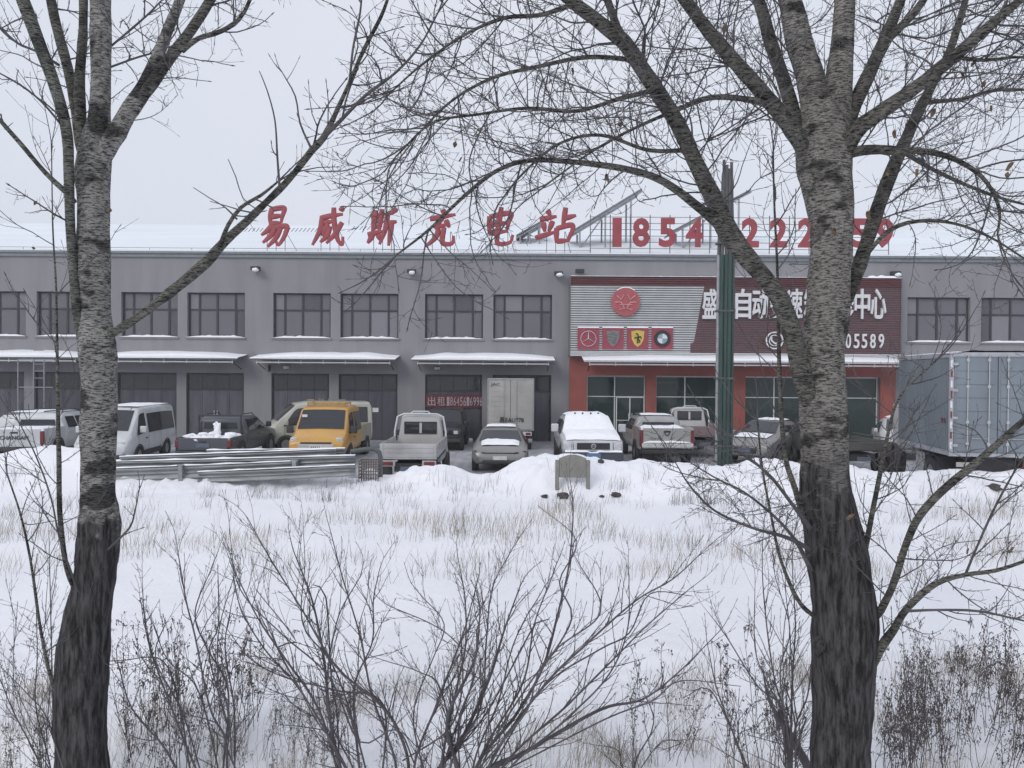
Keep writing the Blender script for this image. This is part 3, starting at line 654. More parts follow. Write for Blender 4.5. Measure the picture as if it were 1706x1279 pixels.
def end_glass(secs, xa, xb, root, name='windshield', mt=None, inset=.09, lo=.1, hi=.9, lift=.012):
    """glass over the sloping surface between the section at xa (low) and xb (roof)"""
    a, b = sec_at(secs, xa), sec_at(secs, xb); m = MB(); rows = []
    d = Vector((b[0] - a[0], b[5] - a[5])); nv = Vector((-d.y, d.x)).normalized()
    if nv.y < 0: nv = -nv
    sgn = 1 if xa > xb else -1
    nv = Vector((abs(nv.x) * sgn, abs(nv.y)))
    for v_ in (lo, .5, hi):
        x = a[0] + d.x * v_; z = a[5] + .01 + d.y * v_; wt = a[6] + (b[6] - a[6]) * v_ - inset
        rows.append([(x + nv.x * lift - sgn * .0 * abs(k), wt * k, z + nv.y * lift + .02 * (1 - k * k)) for k in (-1, -.5, 0, .5, 1)])
    m.grid(rows); return m.build(name, mt or M_CARGLASS, root, world=False)
def wheels(root, xs_, hw, r, wdt=.2, dual=False):
    for x in xs_:
        for sg in (-1, 1):
            y = sg * hw; m = MB()
            m.disc((x, y - wdt / 2, r), (0, 1, 0), r * .62, r, wdt, 22); t_ = m.build('wheel', M_TYRE, root, world=False, sm=True)
            m = MB(); m.disc((x, y - wdt * .42, r), (0, 1, 0), .02, r * .62, wdt * .84, 18); m.build('rim', M_RIM, t_, world=False, sm=True)
            m = MB(); m.disc((x, sg * (hw + .045) - .06, r + .02), (0, 1, 0), r * 1.02, r * 1.17, .12, 22); m.build('wheel_arch', M_PLASTIC, root, world=False)
def bx(root, name, mt, b, bevel=.015, world=False):
    m = MB(); m.box(*b); return m.build(name, mt, root, world=world, bevel=bevel)
def snow_pad(root, x0, x1, w0, w1, z0f, th, seed, name='roof_snow', n=12):
    rows = []
    for i in range(n + 1):
        t = i / n; x = x0 + (x1 - x0) * t; w_ = w0 + (w1 - w0) * t; e = min(1, 5 * min(t, 1 - t) + .25); row = []
        for k in range(-6, 7):
            q = k / 6; ee = min(1, 4 * (1 - abs(q)) + .05); row.append((x, w_ * q, z0f(x) + .004 + th * e * ee * (1 + .45 * noise.noise(Vector((x * 2.5 + seed, q * 2.5, seed))))))
        rows.append(row)
    m = MB(); m.grid(rows); return m.build(name, M_CAPSNOW, root, world=False, sm=2)
def vroot(name, label, cat, px, Y, rz, group=None, dx=0):
    x = P(px, 760, Y).x; return empty(name, label, cat, (x + dx, Y, 0.012), R(rz), group)
def mirrors(root, x, hw, z, mt, s=.2, snowy=False):
    for sg in (-1, 1):
        m = MB(); m.box(x - .06, x + .06, sg * (hw + .04) if sg > 0 else -(hw + .04) - s * .9, sg * (hw + .04) + s * .9 if sg > 0 else -(hw + .04), z, z + s); o = m.build('side_mirror', mt, root, world=False, bevel=.03)
        m = MB(); m.tube([(x, sg * (hw - .02), z + .03), (x, sg * (hw + .07), z + .06)], .02, 5); m.build('mirror_arm', M_PLASTIC, o, world=False)
def lamps(root, x, yo, z, w_, h_, mt, name, bevel=.02, tk=.06):
    for sg in (-1, 1):
        y0 = sg * yo; bx(root, name, mt, (x - tk, x + tk, min(y0, y0 - sg * w_), max(y0, y0 - sg * w_), z, z + h_), bevel)
def plate(root, x, z, mt=None, txt=None, front=True):
    s = 1 if front else -1; o = bx(root, 'number_plate', mt or M_PLATE, (min(x, x + s * .02), max(x, x + s * .02), -.22, .22, z, z + .14), .004)
    return o
CARROT = lambda front: (Matrix.Rotation(R(90 if front else -90), 3, 'Z') @ Matrix.Rotation(R(90), 3, 'X'))

# 1 white minibus, nose towards the camera
M_WPAINT = paint('white_paint', (.66, .68, .69)); v = vroot('white_van', 'white high roofed minibus parked nose to camera right of the left tree trunk', 'van', 214, 27.4, -84)
S = [(-2.4, .45, .80, .95, .84, 1.80, .70), (-2.3, .32, .84, 1.02, .88, 1.98, .74), (-1.0, .30, .86, 1.04, .90, 2.03, .76), (.6, .30, .86, 1.04, .90, 2.02, .76), (1.15, .30, .86, 1.02, .89, 1.97, .74), (2.0, .30, .85, .98, .87, 1.12, .80), (2.3, .32, .80, .80, .83, .92, .76), (2.42, .42, .72, .62, .76, .72, .70)]
m = MB(); loft(m, S).build('body', M_WPAINT, v, world=False, bevel=.03)
end_glass(S, 2.0, 1.15, v); side_glass(S, .75, 1.62, v, .8, 1.2, hi=.86); side_glass(S, -2.15, .6, v, -2.1, .6, lo=.03, hi=.80); end_glass(S, -2.4, -2.3, v, 'rear_window')
seams(S, (.62, 1.5, -.6), v); wheels(v, (1.45, -1.25), .82, .32); mirrors(v, 1.45, .88, 1.12, M_WPAINT, .24)
lamps(v, 2.3, .76, .70, .3, .17, M_LAMP, 'headlight'); bx(v, 'grille', M_PLASTIC, (2.38, 2.45, -.42, .42, .62, .74)); plate(v, 2.46, .44)
bx(v, 'bumper', M_PLASTIC, (2.2, 2.44, -.80, .80, .28, .42), .04); snow_pad(v, -2.2, 1.0, .66, .66, lambda x: 2.03, .04, 1)
bx(v, 'sill', M_PLASTIC, (-.7, .9, -.895, .895, .26, .46), .02)

# pickup bed helper
def bed(v, x0, x1, w_, z0, z1, mt, gate=True, th=.05):
    m = MB(); m.box(x0, x1, -w_, -w_ + th, z0, z1).box(x0, x1, w_ - th, w_, z0, z1).box(x1 - th, x1, -w_ + th, w_ - th, z0, z1); m.build('bed_side', mt, v, world=False, bevel=.015)
    bx(v, 'bed_floor', M_PLASTIC, (x0, x1 - th - .002, -w_ + th + .002, w_ - th - .002, z0 + .02, z0 + .08), 0)
    return bx(v, 'tailgate', mt, (x0 - .05, x0 - .002, -w_ + .1, w_ - .1, z0 + .02, z1 - .01), .015)
def pickup(v, pt, L=5.1, Wd=1.84, H_=1.8, bedL=1.5, zg=1.08, rails=True, hood=1.02):
    w = Wd / 2; xr = -L / 2; cb = xr + bedL; xf = L / 2
    S = [(cb + .02, .40, w * .93, 1.08, w, H_ - .12, w * .76), (cb + .2, .38, w * .93, 1.08, w, H_, w * .78), (cb + 1.6, .38, w * .93, 1.07, w, H_ - .02, w * .78), (cb + 2.35, .38, w * .93, 1.03, w, hood + .10, w * .88), (xf - .35, .38, w * .93, .95, w * .98, hood, w * .86), (xf, .45, w * .86, .80, w * .9, .86, w * .82)]
    m = MB(); loft(m, S).build('body', pt, v, world=False, bevel=.03)
    m = MB(); m.box(xr + .02, cb, -w + .05, w - .05, .42, .62); m.build('chassis', M_PLASTIC, v, world=False)
    bed(v, xr, cb, w, .55, zg, pt)
    a, b = cb - .002, cb + .19; m = MB(); k_ = w * .78 - .12; m.add([(cb + .005, -k_, 1.16), (cb + .005, k_, 1.16), (cb + .005, k_ - .04, H_ - .2), (cb + .005, -k_ + .04, H_ - .2)], [(0, 1, 2, 3)])
    m.build('rear_window', M_CARGLASS, v, world=False)
    end_glass(S, cb + 2.35, cb + 1.6, v); side_glass(S, cb + .25, cb + .98, v, cb + .3, cb + .95); side_glass(S, cb + 1.05, cb + 1.95, v, cb + 1.05, cb + 1.5)
    seams(S, (cb + 1.0, cb + 1.98), v); wheels(v, (xr + .95, xf - .95), w - .07, .38, .24); mirrors(v, cb + 1.95, w, 1.12, M_PLASTIC, .2)
    for sg in (-1, 1): bx(v, 'tail_light', M_RED, (xr - .055, xr + .05, min(sg * w, sg * (w - .13)), max(sg * w, sg * (w - .13)), .66, zg - .08), .02)
    bx(v, 'rear_bumper', M_PLASTIC, (xr - .14, xr - .01, -w + .04, w - .04, .42, .56), .03)
    lamps(v, xf - .05, w * .85, .78, .3, .16, M_LAMP, 'headlight'); bx(v, 'grille', M_PLASTIC, (xf - .03, xf + .03, -.5, .5, .6, .82))
    bx(v, 'tailgate_handle', M_PLASTIC, (xr - .07, xr - .045, -.12, .12, zg - .16, zg - .1), .01)
    if rails:
        for sg in (-1, 1): m = MB(); m.tube([(cb + .25, sg * w * .66, H_ + .01), (cb + .35, sg * w * .66, H_ + .07), (cb + 1.4, sg * w * .66, H_ + .07), (cb + 1.55, sg * w * .66, H_)], .018, 6); m.build('roof_rail', M_PLASTIC, v, world=False)
    return xr, cb, w, S
# 2 dark pickup seen from behind
M_DPAINT = paint('slate_paint', (.075, .078, .095)); v = vroot('dark_pickup', 'dark slate pickup seen from behind with lumps of snow in its open bed', 'pickup', 385, 27.6, 90)
xr, cb, w, S = pickup(v, M_DPAINT, 5.0, 1.82, 1.58, 1.5, .98)
plate(v, xr - .055, .66, M_PLDIRT, front=False)
m = MB(); rr = random.Random(4)
for k in range(16): m.blob((xr + .1 + rr.random() * 1.2, rr.uniform(-.8, .8), 0.88 + rr.random() * .12), (.12 + rr.random() * .16, .1 + rr.random() * .2, .06 + rr.random() * .1), k, 8, 5, .5)
m.blob((cb - .4, -.05, 1.05), (.15, .14, .26), 3, 8, 6, .9); m.blob((cb - .3, .02, 1.28), (.17, .1, .12), 5, 8, 6, .9); m.build('snow_lumps', M_CAPSNOW, v, world=False, sm=2)
m = MB()
for q in (-.72, .72): m.tube([(cb - .06, q, .95), (cb - .06, q, 1.62)], .03, 6)
m.tube([(cb - .06, -.72, 1.62), (cb - .06, .72, 1.62)], .03, 6); m.build('roll_bar', M_PLASTIC, v, world=False)
# 3 cream minivan behind
M_CPAINT = paint('cream_paint', (.52, .52, .44)); v = vroot('cream_minivan', 'cream minivan half hidden behind the yellow van with its nose to the left', 'van', 528, 31.6, 205)
S = [(-2.1, .45, .74, .95, .8, 1.75, .66), (-2.0, .32, .78, 1.0, .82, 1.93, .68), (.4, .30, .80, 1.02, .83, 1.95, .70), (.9, .30, .80, 1.0, .83, 1.88, .68), (1.75, .30, .80, .98, .82, 1.12, .74), (2.0, .32, .76, .85, .78, .98, .7), (2.1, .42, .7, .65, .74, .78, .66)]
m = MB(); loft(m, S).build('body', M_CPAINT, v, world=False, bevel=.03)
end_glass(S, 1.75, .9, v); side_glass(S, .55, 1.5, v, .6, .95, hi=.85); side_glass(S, -.6, .45, v, hi=.85); side_glass(S, -1.9, -.7, v, hi=.85)
seams(S, (.5, 1.4, -.65), v); wheels(v, (1.35, -1.3), .76, .3); mirrors(v, 1.35, .82, 1.05, M_CPAINT); lamps(v, 1.98, .74, .76, .26, .16, M_LAMP, 'headlight'); plate(v, 2.1, .45)
bx(v, 'bumper', M_CPAINT, (1.95, 2.15, -.76, .76, .3, .42), .03)
# 4 yellow van with open rear bed and roof rack
M_YPAINT = paint('yellow_paint', (.62, .345, .075), .15); v = vroot('yellow_van', 'yellow crew cab van facing the camera with a roof rack, behind the guardrail pile', 'van', 527, 28.1, -90)
v.location.y = 28.3; v.location.x = P(527, 760, 25.8).x
S = [(-.55, .42, .88, 1.05, .93, 1.95, .78), (-.45, .40, .90, 1.08, .94, 2.06, .80), (.9, .38, .90, 1.08, .95, 2.10, .80), (1.35, .38, .90, 1.07, .95, 2.02, .79), (1.95, .38, .90, 1.05, .94, 1.22, .86), (2.45, .40, .88, .92, .92, 1.0, .84), (2.58, .45, .84, .75, .88, .82, .80)]
m = MB(); loft(m, S).build('body', M_YPAINT, v, world=False, bevel=.035)
end_glass(S, 1.95, 1.35, v, inset=.06, lo=.06, hi=.90); side_glass(S, .85, 1.72, v, .85, 1.4, hi=.84); side_glass(S, -.4, .7, v, hi=.84)
M_BEDP = paint('faded_cream', (.42, .38, .28)); bed(v, -2.5, -.6, .92, .6, 1.25, M_BEDP); m = MB(); m.box(-2.5, -.6, -.6, .6, .4, .58); m.build('chassis', M_PLASTIC, v, world=False)
seams(S, (.78, 1.6), v); wheels(v, (1.6, -1.55), .86, .34, .22); mirrors(v, 1.75, .94, 1.12, M_PLASTIC, .26)
lamps(v, 2.46, .88, .78, .24, .24, M_LAMP, 'headlight', .04); bx(v, 'grille', M_PLASTIC, (2.55, 2.6, -.52, .52, .80, .86)); bx(v, 'front_panel', paint('pale_panel', (.55, .55, .52)), (2.52, 2.6, -.6, .6, .56, .79), .02)
o = plate(v, 2.605, .62, M_PLW); lettering('plate_text', '黑E·D8F31'[:0] or '·····', (2.63, 0, .69), .3, .05, .004, M_BLK, v, rot=CARROT(True), world=False)
bx(v, 'bumper', M_PLASTIC, (2.42, 2.66, -.88, .88, .36, .55), .04)
m = MB()
for sg in (-1, 1): m.tube([(1.85, sg * .5 - .35, 1.20), (1.92, sg * .5 + .25, 1.17)], .014, 5)
m.build('wiper', M_BLK, v, world=False)
bx(v, 'inspection_sticker', M_LW, (1.66, 1.68, -.7, -.52, 1.70, 1.80), 0)
m = MB()
for xx in (.2, 1.1):
    for sg in (-1, 1): m.tube([(xx, sg * .66, 2.1), (xx, sg * .66, 2.2)], .02, 5)
    m.tube([(xx, -.66, 2.19), (xx, .66, 2.19)], .024, 6); m.tube([(xx + .03, -.66, 2.14), (xx + .03, .66, 2.14)], .018, 6)
for sg in (-1, 1):
    m.tube([(.2, sg * .66, 2.2), (1.1, sg * .66, 2.2)], .024, 6)
    q = sg * .55; m.tube([(1.12, q - .11, 2.19), (1.12, q - .11, 2.32), (1.12, q + .11, 2.32), (1.12, q + .11, 2.19)], .02, 5)
for q in (-.2, -.1, .02, .12): m.tube([(1.1, q, 2.19), (1.08, q + (.05 if q > 0 else -.05), 2.36)], .012, 4)
m.build('roof_rack', mat('rack_yellow', (.45, .31, .14), .6), v, world=False)
# 5 small white dropside truck
M_KPAINT = paint('off_white_paint', (.52, .51, .50)); M_KBED = paint('dull_white_bed', (.50, .49, .49), .4)
def kei(v, L=4.3, Wd=1.56, H_=1.86, cab=1.25, cm=None, bm=None, zg=1.22, guard=True, snowbed=True):
    w = Wd / 2; xr = -L / 2; xf = L / 2; cb = xf - cab - .35; cm = cm or M_KPAINT; bm = bm or M_KBED
    S = [(cb, .5, w * .84, 1.1, w * .86, H_ - .10, w * .70), (cb + .1, .42, w * .86, 1.1, w * .88, H_, w * .73), (cb + .85, .42, w * .9, 1.1, w * .9, H_ - .01, w * .75), (cb + 1.35, .42, w * .9, 1.04, w * .9, 1.14, w * .8), (xf, .45, w * .85, .8, w * .88, .88, w * .78)]
    m = MB(); loft(m, S).build('cab', cm, v, world=False, bevel=.04)
    for sg in (-1, 1):
        m = MB(); m.box(cb - .012, cb - .002, min(sg * .04, sg * .46), max(sg * .04, sg * .46), 1.30, 1.62); m.build('rear_window', M_CARGLASS, v, world=False, bevel=.004)
    m = MB()
    for q in (-.48, .48): m.box(cb - .02, cb - .001, q - .015, q + .015, 1.28, 1.64)
    for z_ in (1.285, 1.635): m.box(cb - .02, cb - .001, -.48, .48, z_ - .012, z_ + .012)
    m.build('window_seal', M_PLASTIC, v, world=False)
    end_glass(S, cb + 1.35, cb + .85, v); side_glass(S, cb + .2, cb + 1.05, v, cb + .2, cb + .8, hi=.85)
    m = MB(); m.box(xr + .1, cb - .05, -.4, .4, .45, .68); m.build('chassis', M_PLASTIC, v, world=False)
    bx(v, 'bed_floor', M_PLASTIC, (xr, cb - .08, -w, w, .78, .84), 0)
    for sg in (-1, 1):
        o = bx(v, 'dropside', bm, (xr + .03, cb - .08, min(sg * w, sg * (w - .04)), max(sg * w, sg * (w - .04)), .845, zg), .01)
        m = MB()
        for z_ in (.92, 1.03, 1.14): m.box(xr + .06, cb - .12, min(sg * (w - .002), sg * (w + .012)), max(sg * (w - .002), sg * (w + .012)), z_, z_ + .035)
        m.build('rib', bm, o, world=False)
    o = bx(v, 'tailgate', bm, (xr - .03, xr + .01, -w + .02, w - .02, .80, zg), .01)
    m = MB()
    for z_ in (.86, .98, 1.10): m.box(xr - .045, xr - .032, -w + .12, w - .12, z_, z_ + .04)
    for q in (-w + .07, w - .07): m.box(xr - .05, xr - .032, q - .025, q + .025, .82, zg)
    m.build('rib', bm, o, world=False)
    for sg in (-1, 1):
        bx(v, 'mudflap', M_PLASTIC, (xr + .25, xr + .27, min(sg * (w - .02), sg * (w - .3)), max(sg * (w - .02), sg * (w - .3)), .2, .75), 0)
        o = bx(v, 'lamp_bracket', bm, (xr - .02, xr + .05, min(sg * (w - .04), sg * (w - .42)), max(sg * (w - .04), sg * (w - .42)), .60, .77), .02)
        bx(v, 'tail_light', M_RED, (xr - .045, xr - .022, min(sg * (w - .08), sg * (w - .36)), max(sg * (w - .08), sg * (w - .36)), .635, .735), .01)
    wheels(v, (xr + .75, xf - .62), w - .1, .29, .18)
    if guard:
        m = MB()
        for sg in (-1, 1):
            m.tube([(cb - .06, sg * (w - .02), .85), (cb - .07, sg * (w - .01), 1.35), (cb - .07, sg * (w - .09), H_ - .06), (cb - .07, sg * (w - .28), H_ + .02), (cb - .07, 0, H_ + .03)], .03, 7)
        m.tube([(cb - .06, -.3, H_ + .03), (cb - .06, -.22, H_ + .1), (cb - .06, .22, H_ + .1), (cb - .06, .3, H_ + .03)], .02, 6)
        m.build('guard_frame', M_WHT, v, world=False, sm=True)
    mirrors(v, cb + 1.15, w * .92, 1.15, M_PLASTIC, .17)
    plate(v, xr - .005, .46, M_PLDIRT, front=False)
    if snowbed: snow_pad(v, xr + .1, cb - .15, w - .08, w - .08, lambda x: .86, .12, 3, 'bed_snow')
    return xr, cb, w
v = vroot('small_white_truck', 'small white dropside truck from behind, tube frame round its cab, beside the guardrail pile', 'truck', 682, 22.9, 90); v.location.x = P(682, 760, 20.9).x; kei(v, snowbed=False)
# 6 dark suv deep in front of the banner
M_BPAINT = paint('black_car', (.022, .023, .028), .1); v = vroot('black_suv', 'black off-road vehicle in the shade below the rental banner', 'car', 741, 33.0, -90)
S = [(-2.0, .5, .78, 1.0, .82, 1.7, .66), (-1.9, .42, .8, 1.02, .84, 1.8, .68), (.3, .42, .8, 1.02, .84, 1.8, .68), (.75, .42, .8, 1.02, .84, 1.15, .74), (1.9, .45, .8, .95, .82, 1.05, .74), (2.0, .5, .76, .8, .78, .9, .7)]
m = MB(); loft(m, S).build('body', M_BPAINT, v, world=False, bevel=.03); end_glass(S, .75, .3, v, mt=M_CARGLASS); side_glass(S, -1.8, .4, v, -1.8, .25)
wheels(v, (1.3, -1.3), .76, .38, .24); lamps(v, 1.99, .7, .78, .2, .16, M_LAMP, 'headlight'); plate(v, 2.03, .52, M_PLW); bx(v, 'bumper', M_PLASTIC, (1.95, 2.15, -.8, .8, .42, .58), .03); mirrors(v, .8, .83, 1.1, M_BPAINT)
# 7 small box truck in front of the building
M_BOX = mat('box_white', (.44, .43, .41), .5, rgb2=(.35, .34, .325), scale=1.5)
v = vroot('small_box_truck', 'small white box truck backed out of the garage door right of the rental banner', 'truck', 852, 33.2, 90)
v.location.x = P(850, 760, 31.2).x; w = .95
o = bx(v, 'cargo_box', M_BOX, (-1.9, 1.0, -w, w, .82, 2.93), .012)
for sg in (-1, 1):
    d = MB(); a, b = (sg * .015, sg * (w - .05)); a, b = min(a, b), max(a, b); d.box(-1.935, -1.902, a, b, .88, 2.86); dd = d.build('rear_door', M_BOX, v, world=False, bevel=.008)
    m = MB()
    for k in range(9): z_ = 1.0 + k * .2; m.box(-1.945, -1.936, a + .05, b - .05, z_, z_ + .03)
    m.build('door_rib', M_BOX, dd, world=False)
    m = MB(); m.cyl((-1.96, sg * .25, .9), (-1.96, sg * .25, 2.84), .014, 6); m.build('lock_rod', M_CHR, dd, world=False)
m = MB(); m.box(-1.94, -1.9, -w, -w + .045, .83, 2.92).box(-1.94, -1.9, w - .045, w, .83, 2.92).box(-1.94, -1.9, -w + .045, w - .045, 2.865, 2.92).box(-1.94, -1.9, -w + .045, w - .045, .83, .875); m.build('box_frame', M_ALU, v, world=False)
lettering('maker_name', 'JAC', (-1.965, .62, 2.68), .36, .13, .006, M_BLK, v, rot=CARROT(False), world=False)
lettering('plate_lettering', '黑EAU778', (-1.965, -.05, 1.26), .98, .22, .006, M_BLK, v, rot=CARROT(False), world=False, offset=.01)
bx(v, 'underrun_bar', M_PLASTIC, (-1.9, -1.84, -w + .05, w - .05, .42, .52)); bx(v, 'lamp_panel', M_WHT, (-1.92, -1.88, -.86, -.46, .62, .78), .01); bx(v, 'tail_light', M_RED, (-1.94, -1.921, -.82, -.62, .65, .75), .01)
bx(v, 'cab', M_WPAINT, (1.06, 2.3, -.82, .82, .5, 1.95), .12); wheels(v, (-1.0, 1.7), .74, .34, .26); m = MB(); m.box(-1.85, 1.0, -.4, .4, .5, .8); m.build('chassis', M_PLASTIC, v, world=False)
# 8 grey hatchback
M_GPAINT = paint('grey_beige_paint', (.27, .265, .255), .15, .2); v = vroot('grey_hatchback', 'dusty grey hatchback facing the camera between two snow heaps with snow on its bonnet', 'car', 833, 26.4, -90)
v.location.x = P(833, 760, 24.4).x
S = [(-2.0, .45, .76, .85, .80, 1.05, .66), (-1.85, .3, .82, .92, .86, 1.2, .66), (-1.3, .26, .84, .95, .88, 1.44, .62), (.1, .26, .84, .95, .88, 1.50, .62), (.5, .26, .84, .94, .88, 1.42, .62), (1.25, .26, .84, .92, .88, 1.02, .76), (1.85, .28, .83, .82, .87, .90, .76), (2.05, .34, .76, .7, .80, .78, .68), (2.12, .42, .66, .58, .7, .64, .6)]
m = MB(); loft(m, S).build('body', M_GPAINT, v, world=False, bevel=.04)
end_glass(S, 1.25, .5, v, inset=.05, lo=.08, hi=.93); side_glass(S, -.35, .95, v, -.3, .35, hi=.85); side_glass(S, -1.5, -.45, v, -1.2, -.45, hi=.85)
seams(S, (-.4, .9), v); wheels(v, (1.35, -1.3), .80, .32, .2); mirrors(v, .95, .87, .98, M_GPAINT, .15)
for sg in (-1, 1): m = MB(); m.add([(2.03, sg * .80, .72), (2.13, sg * .45, .68), (2.10, sg * .45, .74), (1.96, sg * .83, .80)], [(0, 1, 2, 3)]); m.build('headlight', M_BLK, v, world=False)
bx(v, 'light_bar', M_BLK, (2.0, 2.13, -.45, .45, .70, .73)); bx(v, 'lower_grille', M_PLASTIC, (2.0, 2.16, -.55, .55, .34, .46), .03); plate(v, 2.165, .47, M_PLW)
snow_pad(v, 1.15, 1.75, .62, .6, lambda x: interp(x, [(1.15, 1.07), (1.25, 1.045), (1.85, .93)]), .10, 5, 'bonnet_snow'); snow_pad(v, -1.0, .2, .5, .5, lambda x: 1.52, .05, 6)
# 9 white pickup blanketed with snow
M_TPAINT = paint('navy_lower', (.05, .06, .085)); v = vroot('snow_covered_suv', 'large white car with dark bumper, bonnet and windscreen blanketed in snow', 'car', 988, 26.9, -90)
v.location.x = P(988, 760, 24.5).x; M_TW = paint('pearl_white', (.62, .63, .66))
S = [(-2.5, .5, .9, 1.05, .94, 1.1, .85), (-2.4, .45, .93, 1.08, .97, 1.60, .72), (-.2, .45, .93, 1.08, .98, 1.68, .72), (.25, .45, .93, 1.08, .98, 1.63, .72), (1.0, .45, .93, 1.08, .97, 1.25, .86), (1.2, .45, .93, 1.07, .97, 1.20, .88), (2.2, .48, .93, 1.0, .96, 1.10, .86), (2.42, .55, .90, .92, .93, 1.0, .84)]
m = MB(); loft(m, S).build('body', M_TW, v, world=False, bevel=.04)
snow_pad(v, -2.3, .15, .70, .70, lambda x: interp(x, [(-2.4, 1.61), (-.2, 1.70), (.25, 1.66)]), .10, 7)
snow_pad(v, .1, 1.15, .72, .88, lambda x: interp(x, [(.1, 1.68), (.25, 1.655), (1.0, 1.275), (1.2, 1.225)]) + .015, .085, 8, 'windscreen_snow'); end_glass(S, 1.0, .25, v)
snow_pad(v, 1.1, 2.42, .90, .86, lambda x: interp(x, [(1.0, 1.275), (1.2, 1.225), (2.2, 1.12), (2.42, 1.02)]), .10, 9, 'bonnet_snow')
side_glass(S, -.1, .85, v, -.1, .3, hi=.85); side_glass(S, -2.2, -.25, v, hi=.85)
bx(v, 'grille_surround', M_TW, (2.38, 2.5, -.62, .62, .70, 1.0), .03); bx(v, 'grille', M_BLK, (2.49, 2.52, -.52, .52, .74, .95), .02); lamps(v, 2.40, .90, .70, .26, .24, M_LAMP, 'headlight', .03, .09)
m = MB(); m.disc((2.525, 0, .85), (1, 0, 0), .06, .085, .01, 18); m.disc((2.525, 0, .87), (1, 0, 0), .03, .045, .01, 14); m.build('front_badge', M_CHR, v, world=False)
bx(v, 'bumper', M_TPAINT, (2.3, 2.6, -.95, .95, .38, .66), .05); plate(v, 2.61, .50)
rows = [[(2.62 - .18 * v_, q * .9, .665 + .055 * (1 if 0 < v_ < 1 else .1) * (1 + .5 * noise.noise(Vector((q * 3, v_, 0)))) - (.05 if abs(q) < .2 else 0)) for q in [k / 10 for k in range(-10, 11)]] for v_ in (0, .3, .7, 1)]
m = MB(); m.grid(rows); m.build('bumper_snow', M_CAPSNOW, v, world=False, sm=2); seams(S, (-.2, .9), v); wheels(v, (1.6, -1.6), .88, .4, .26)
mirrors(v, .85, .97, 1.18, M_TW, .27)
m = MB(); [m.cyl((.2, q, 1.70), (.2, q, 1.80), .03, 6) for q in (-.4, -.14, .14, .4)]; m.build('roof_marker', M_BLK, v, world=False)
# 10 silver pickup from behind
M_SPAINT = paint('silver_paint', (.40, .40, .39), .2, .2); v = vroot('silver_pickup', 'silver pickup seen from behind with snowy tailgate and pale bumper, left of the green post', 'pickup', 1110, 29.1, 90); v.location.x = P(1110, 760, 26.6).x
xr, cb, w, S = pickup(v, M_SPAINT, 5.1, 1.86, 1.60, 1.55, 1.30, True)
bx(v, 'pale_bumper', mat('bumper_pale', (.55, .55, .54), .5), (xr - .2, xr - .145, -w + .05, w - .05, .62, .78), .03)
snow_pad(v, xr - .2, xr - .0, w - .1, w - .1, lambda x: .785, .06, 4, 'bumper_snow'); snow_pad(v, xr + .05, cb - .1, w - .1, w - .1, lambda x: 1.15, .15, 2, 'bed_snow'); snow_pad(v, cb + .3, cb + 1.5, .6, .6, lambda x: 1.63, .04, 9)
m = MB(); m.disc((xr - .06, 0, 1.12), (-1, 0, 0), .06, .09, .012, 16); m.build('rear_badge', M_BLK, v, world=False)
# 11 second small truck behind it
v = vroot('rusty_small_truck', 'small white truck with cab guard and reddish load bed behind the silver pickup', 'truck', 1171, 31.2, 90); v.location.x = P(1171, 760, 29.4).x
kei(v, 4.2, 1.6, 1.76, 1.25, M_KPAINT, paint('dull_red_bed', (.27, .19, .20), .3), 1.2)
# 12 silver sedan behind branches
M_S2 = paint('silver_grey_paint', (.30, .30, .29), .2, .3); v = vroot('silver_sedan', 'silver grey car turned three quarters behind the bare branches between green post and right tree', 'car', 1280, 28.6, -128)
S = [(-2.3, .45, .76, .85, .8, .95, .68), (-2.1, .3, .82, .92, .86, 1.05, .7), (-1.5, .26, .84, .95, .88, 1.12, .7), (-.9, .26, .84, .95, .88, 1.42, .62), (.3, .26, .84, .95, .88, 1.46, .62), (1.15, .26, .84, .92, .88, 1.02, .74), (2.0, .28, .82, .82, .86, .90, .74), (2.3, .38, .72, .65, .76, .72, .66)]
m = MB(); loft(m, S).build('body', M_S2, v, world=False, bevel=.04); end_glass(S, 1.15, .3, v); end_glass(S, -1.5, -.9, v, 'rear_window'); side_glass(S, -.35, .85, v, -.35, .15, hi=.86); side_glass(S, -1.3, -.45, v, -.85, -.45, hi=.86)
seams(S, (-.4, .75), v); wheels(v, (1.4, -1.35), .80, .33); mirrors(v, .85, .87, .96, M_S2, .15); lamps(v, 2.12, .78, .64, .3, .12, M_LAMP, 'headlight', .02, .1); bx(v, 'grille', M_BLK, (2.2, 2.33, -.4, .4, .42, .62), .03); plate(v, 2.335, .46, M_PLDIRT)
snow_pad(v, -.85, .2, .5, .5, lambda x: 1.48, .05, 16); snow_pad(v, 1.2, 1.9, .6, .6, lambda x: interp(x, [(1.15, 1.05), (2., .93)]), .05, 15, 'bonnet_snow')
# 13 dark flatbed truck behind the right trunk
v = vroot('dark_flatbed_truck', 'dark grey flatbed truck mostly hidden behind the right tree trunk', 'truck', 1440, 26.4, 90); v.location.x = P(1432, 760, 24.4).x
kei(v, 4.6, 1.75, 1.55, 1.3, paint('dark_grey_paint', (.10, .105, .10)), paint('dark_bed', (.12, .12, .115)), 1.05, False, False)
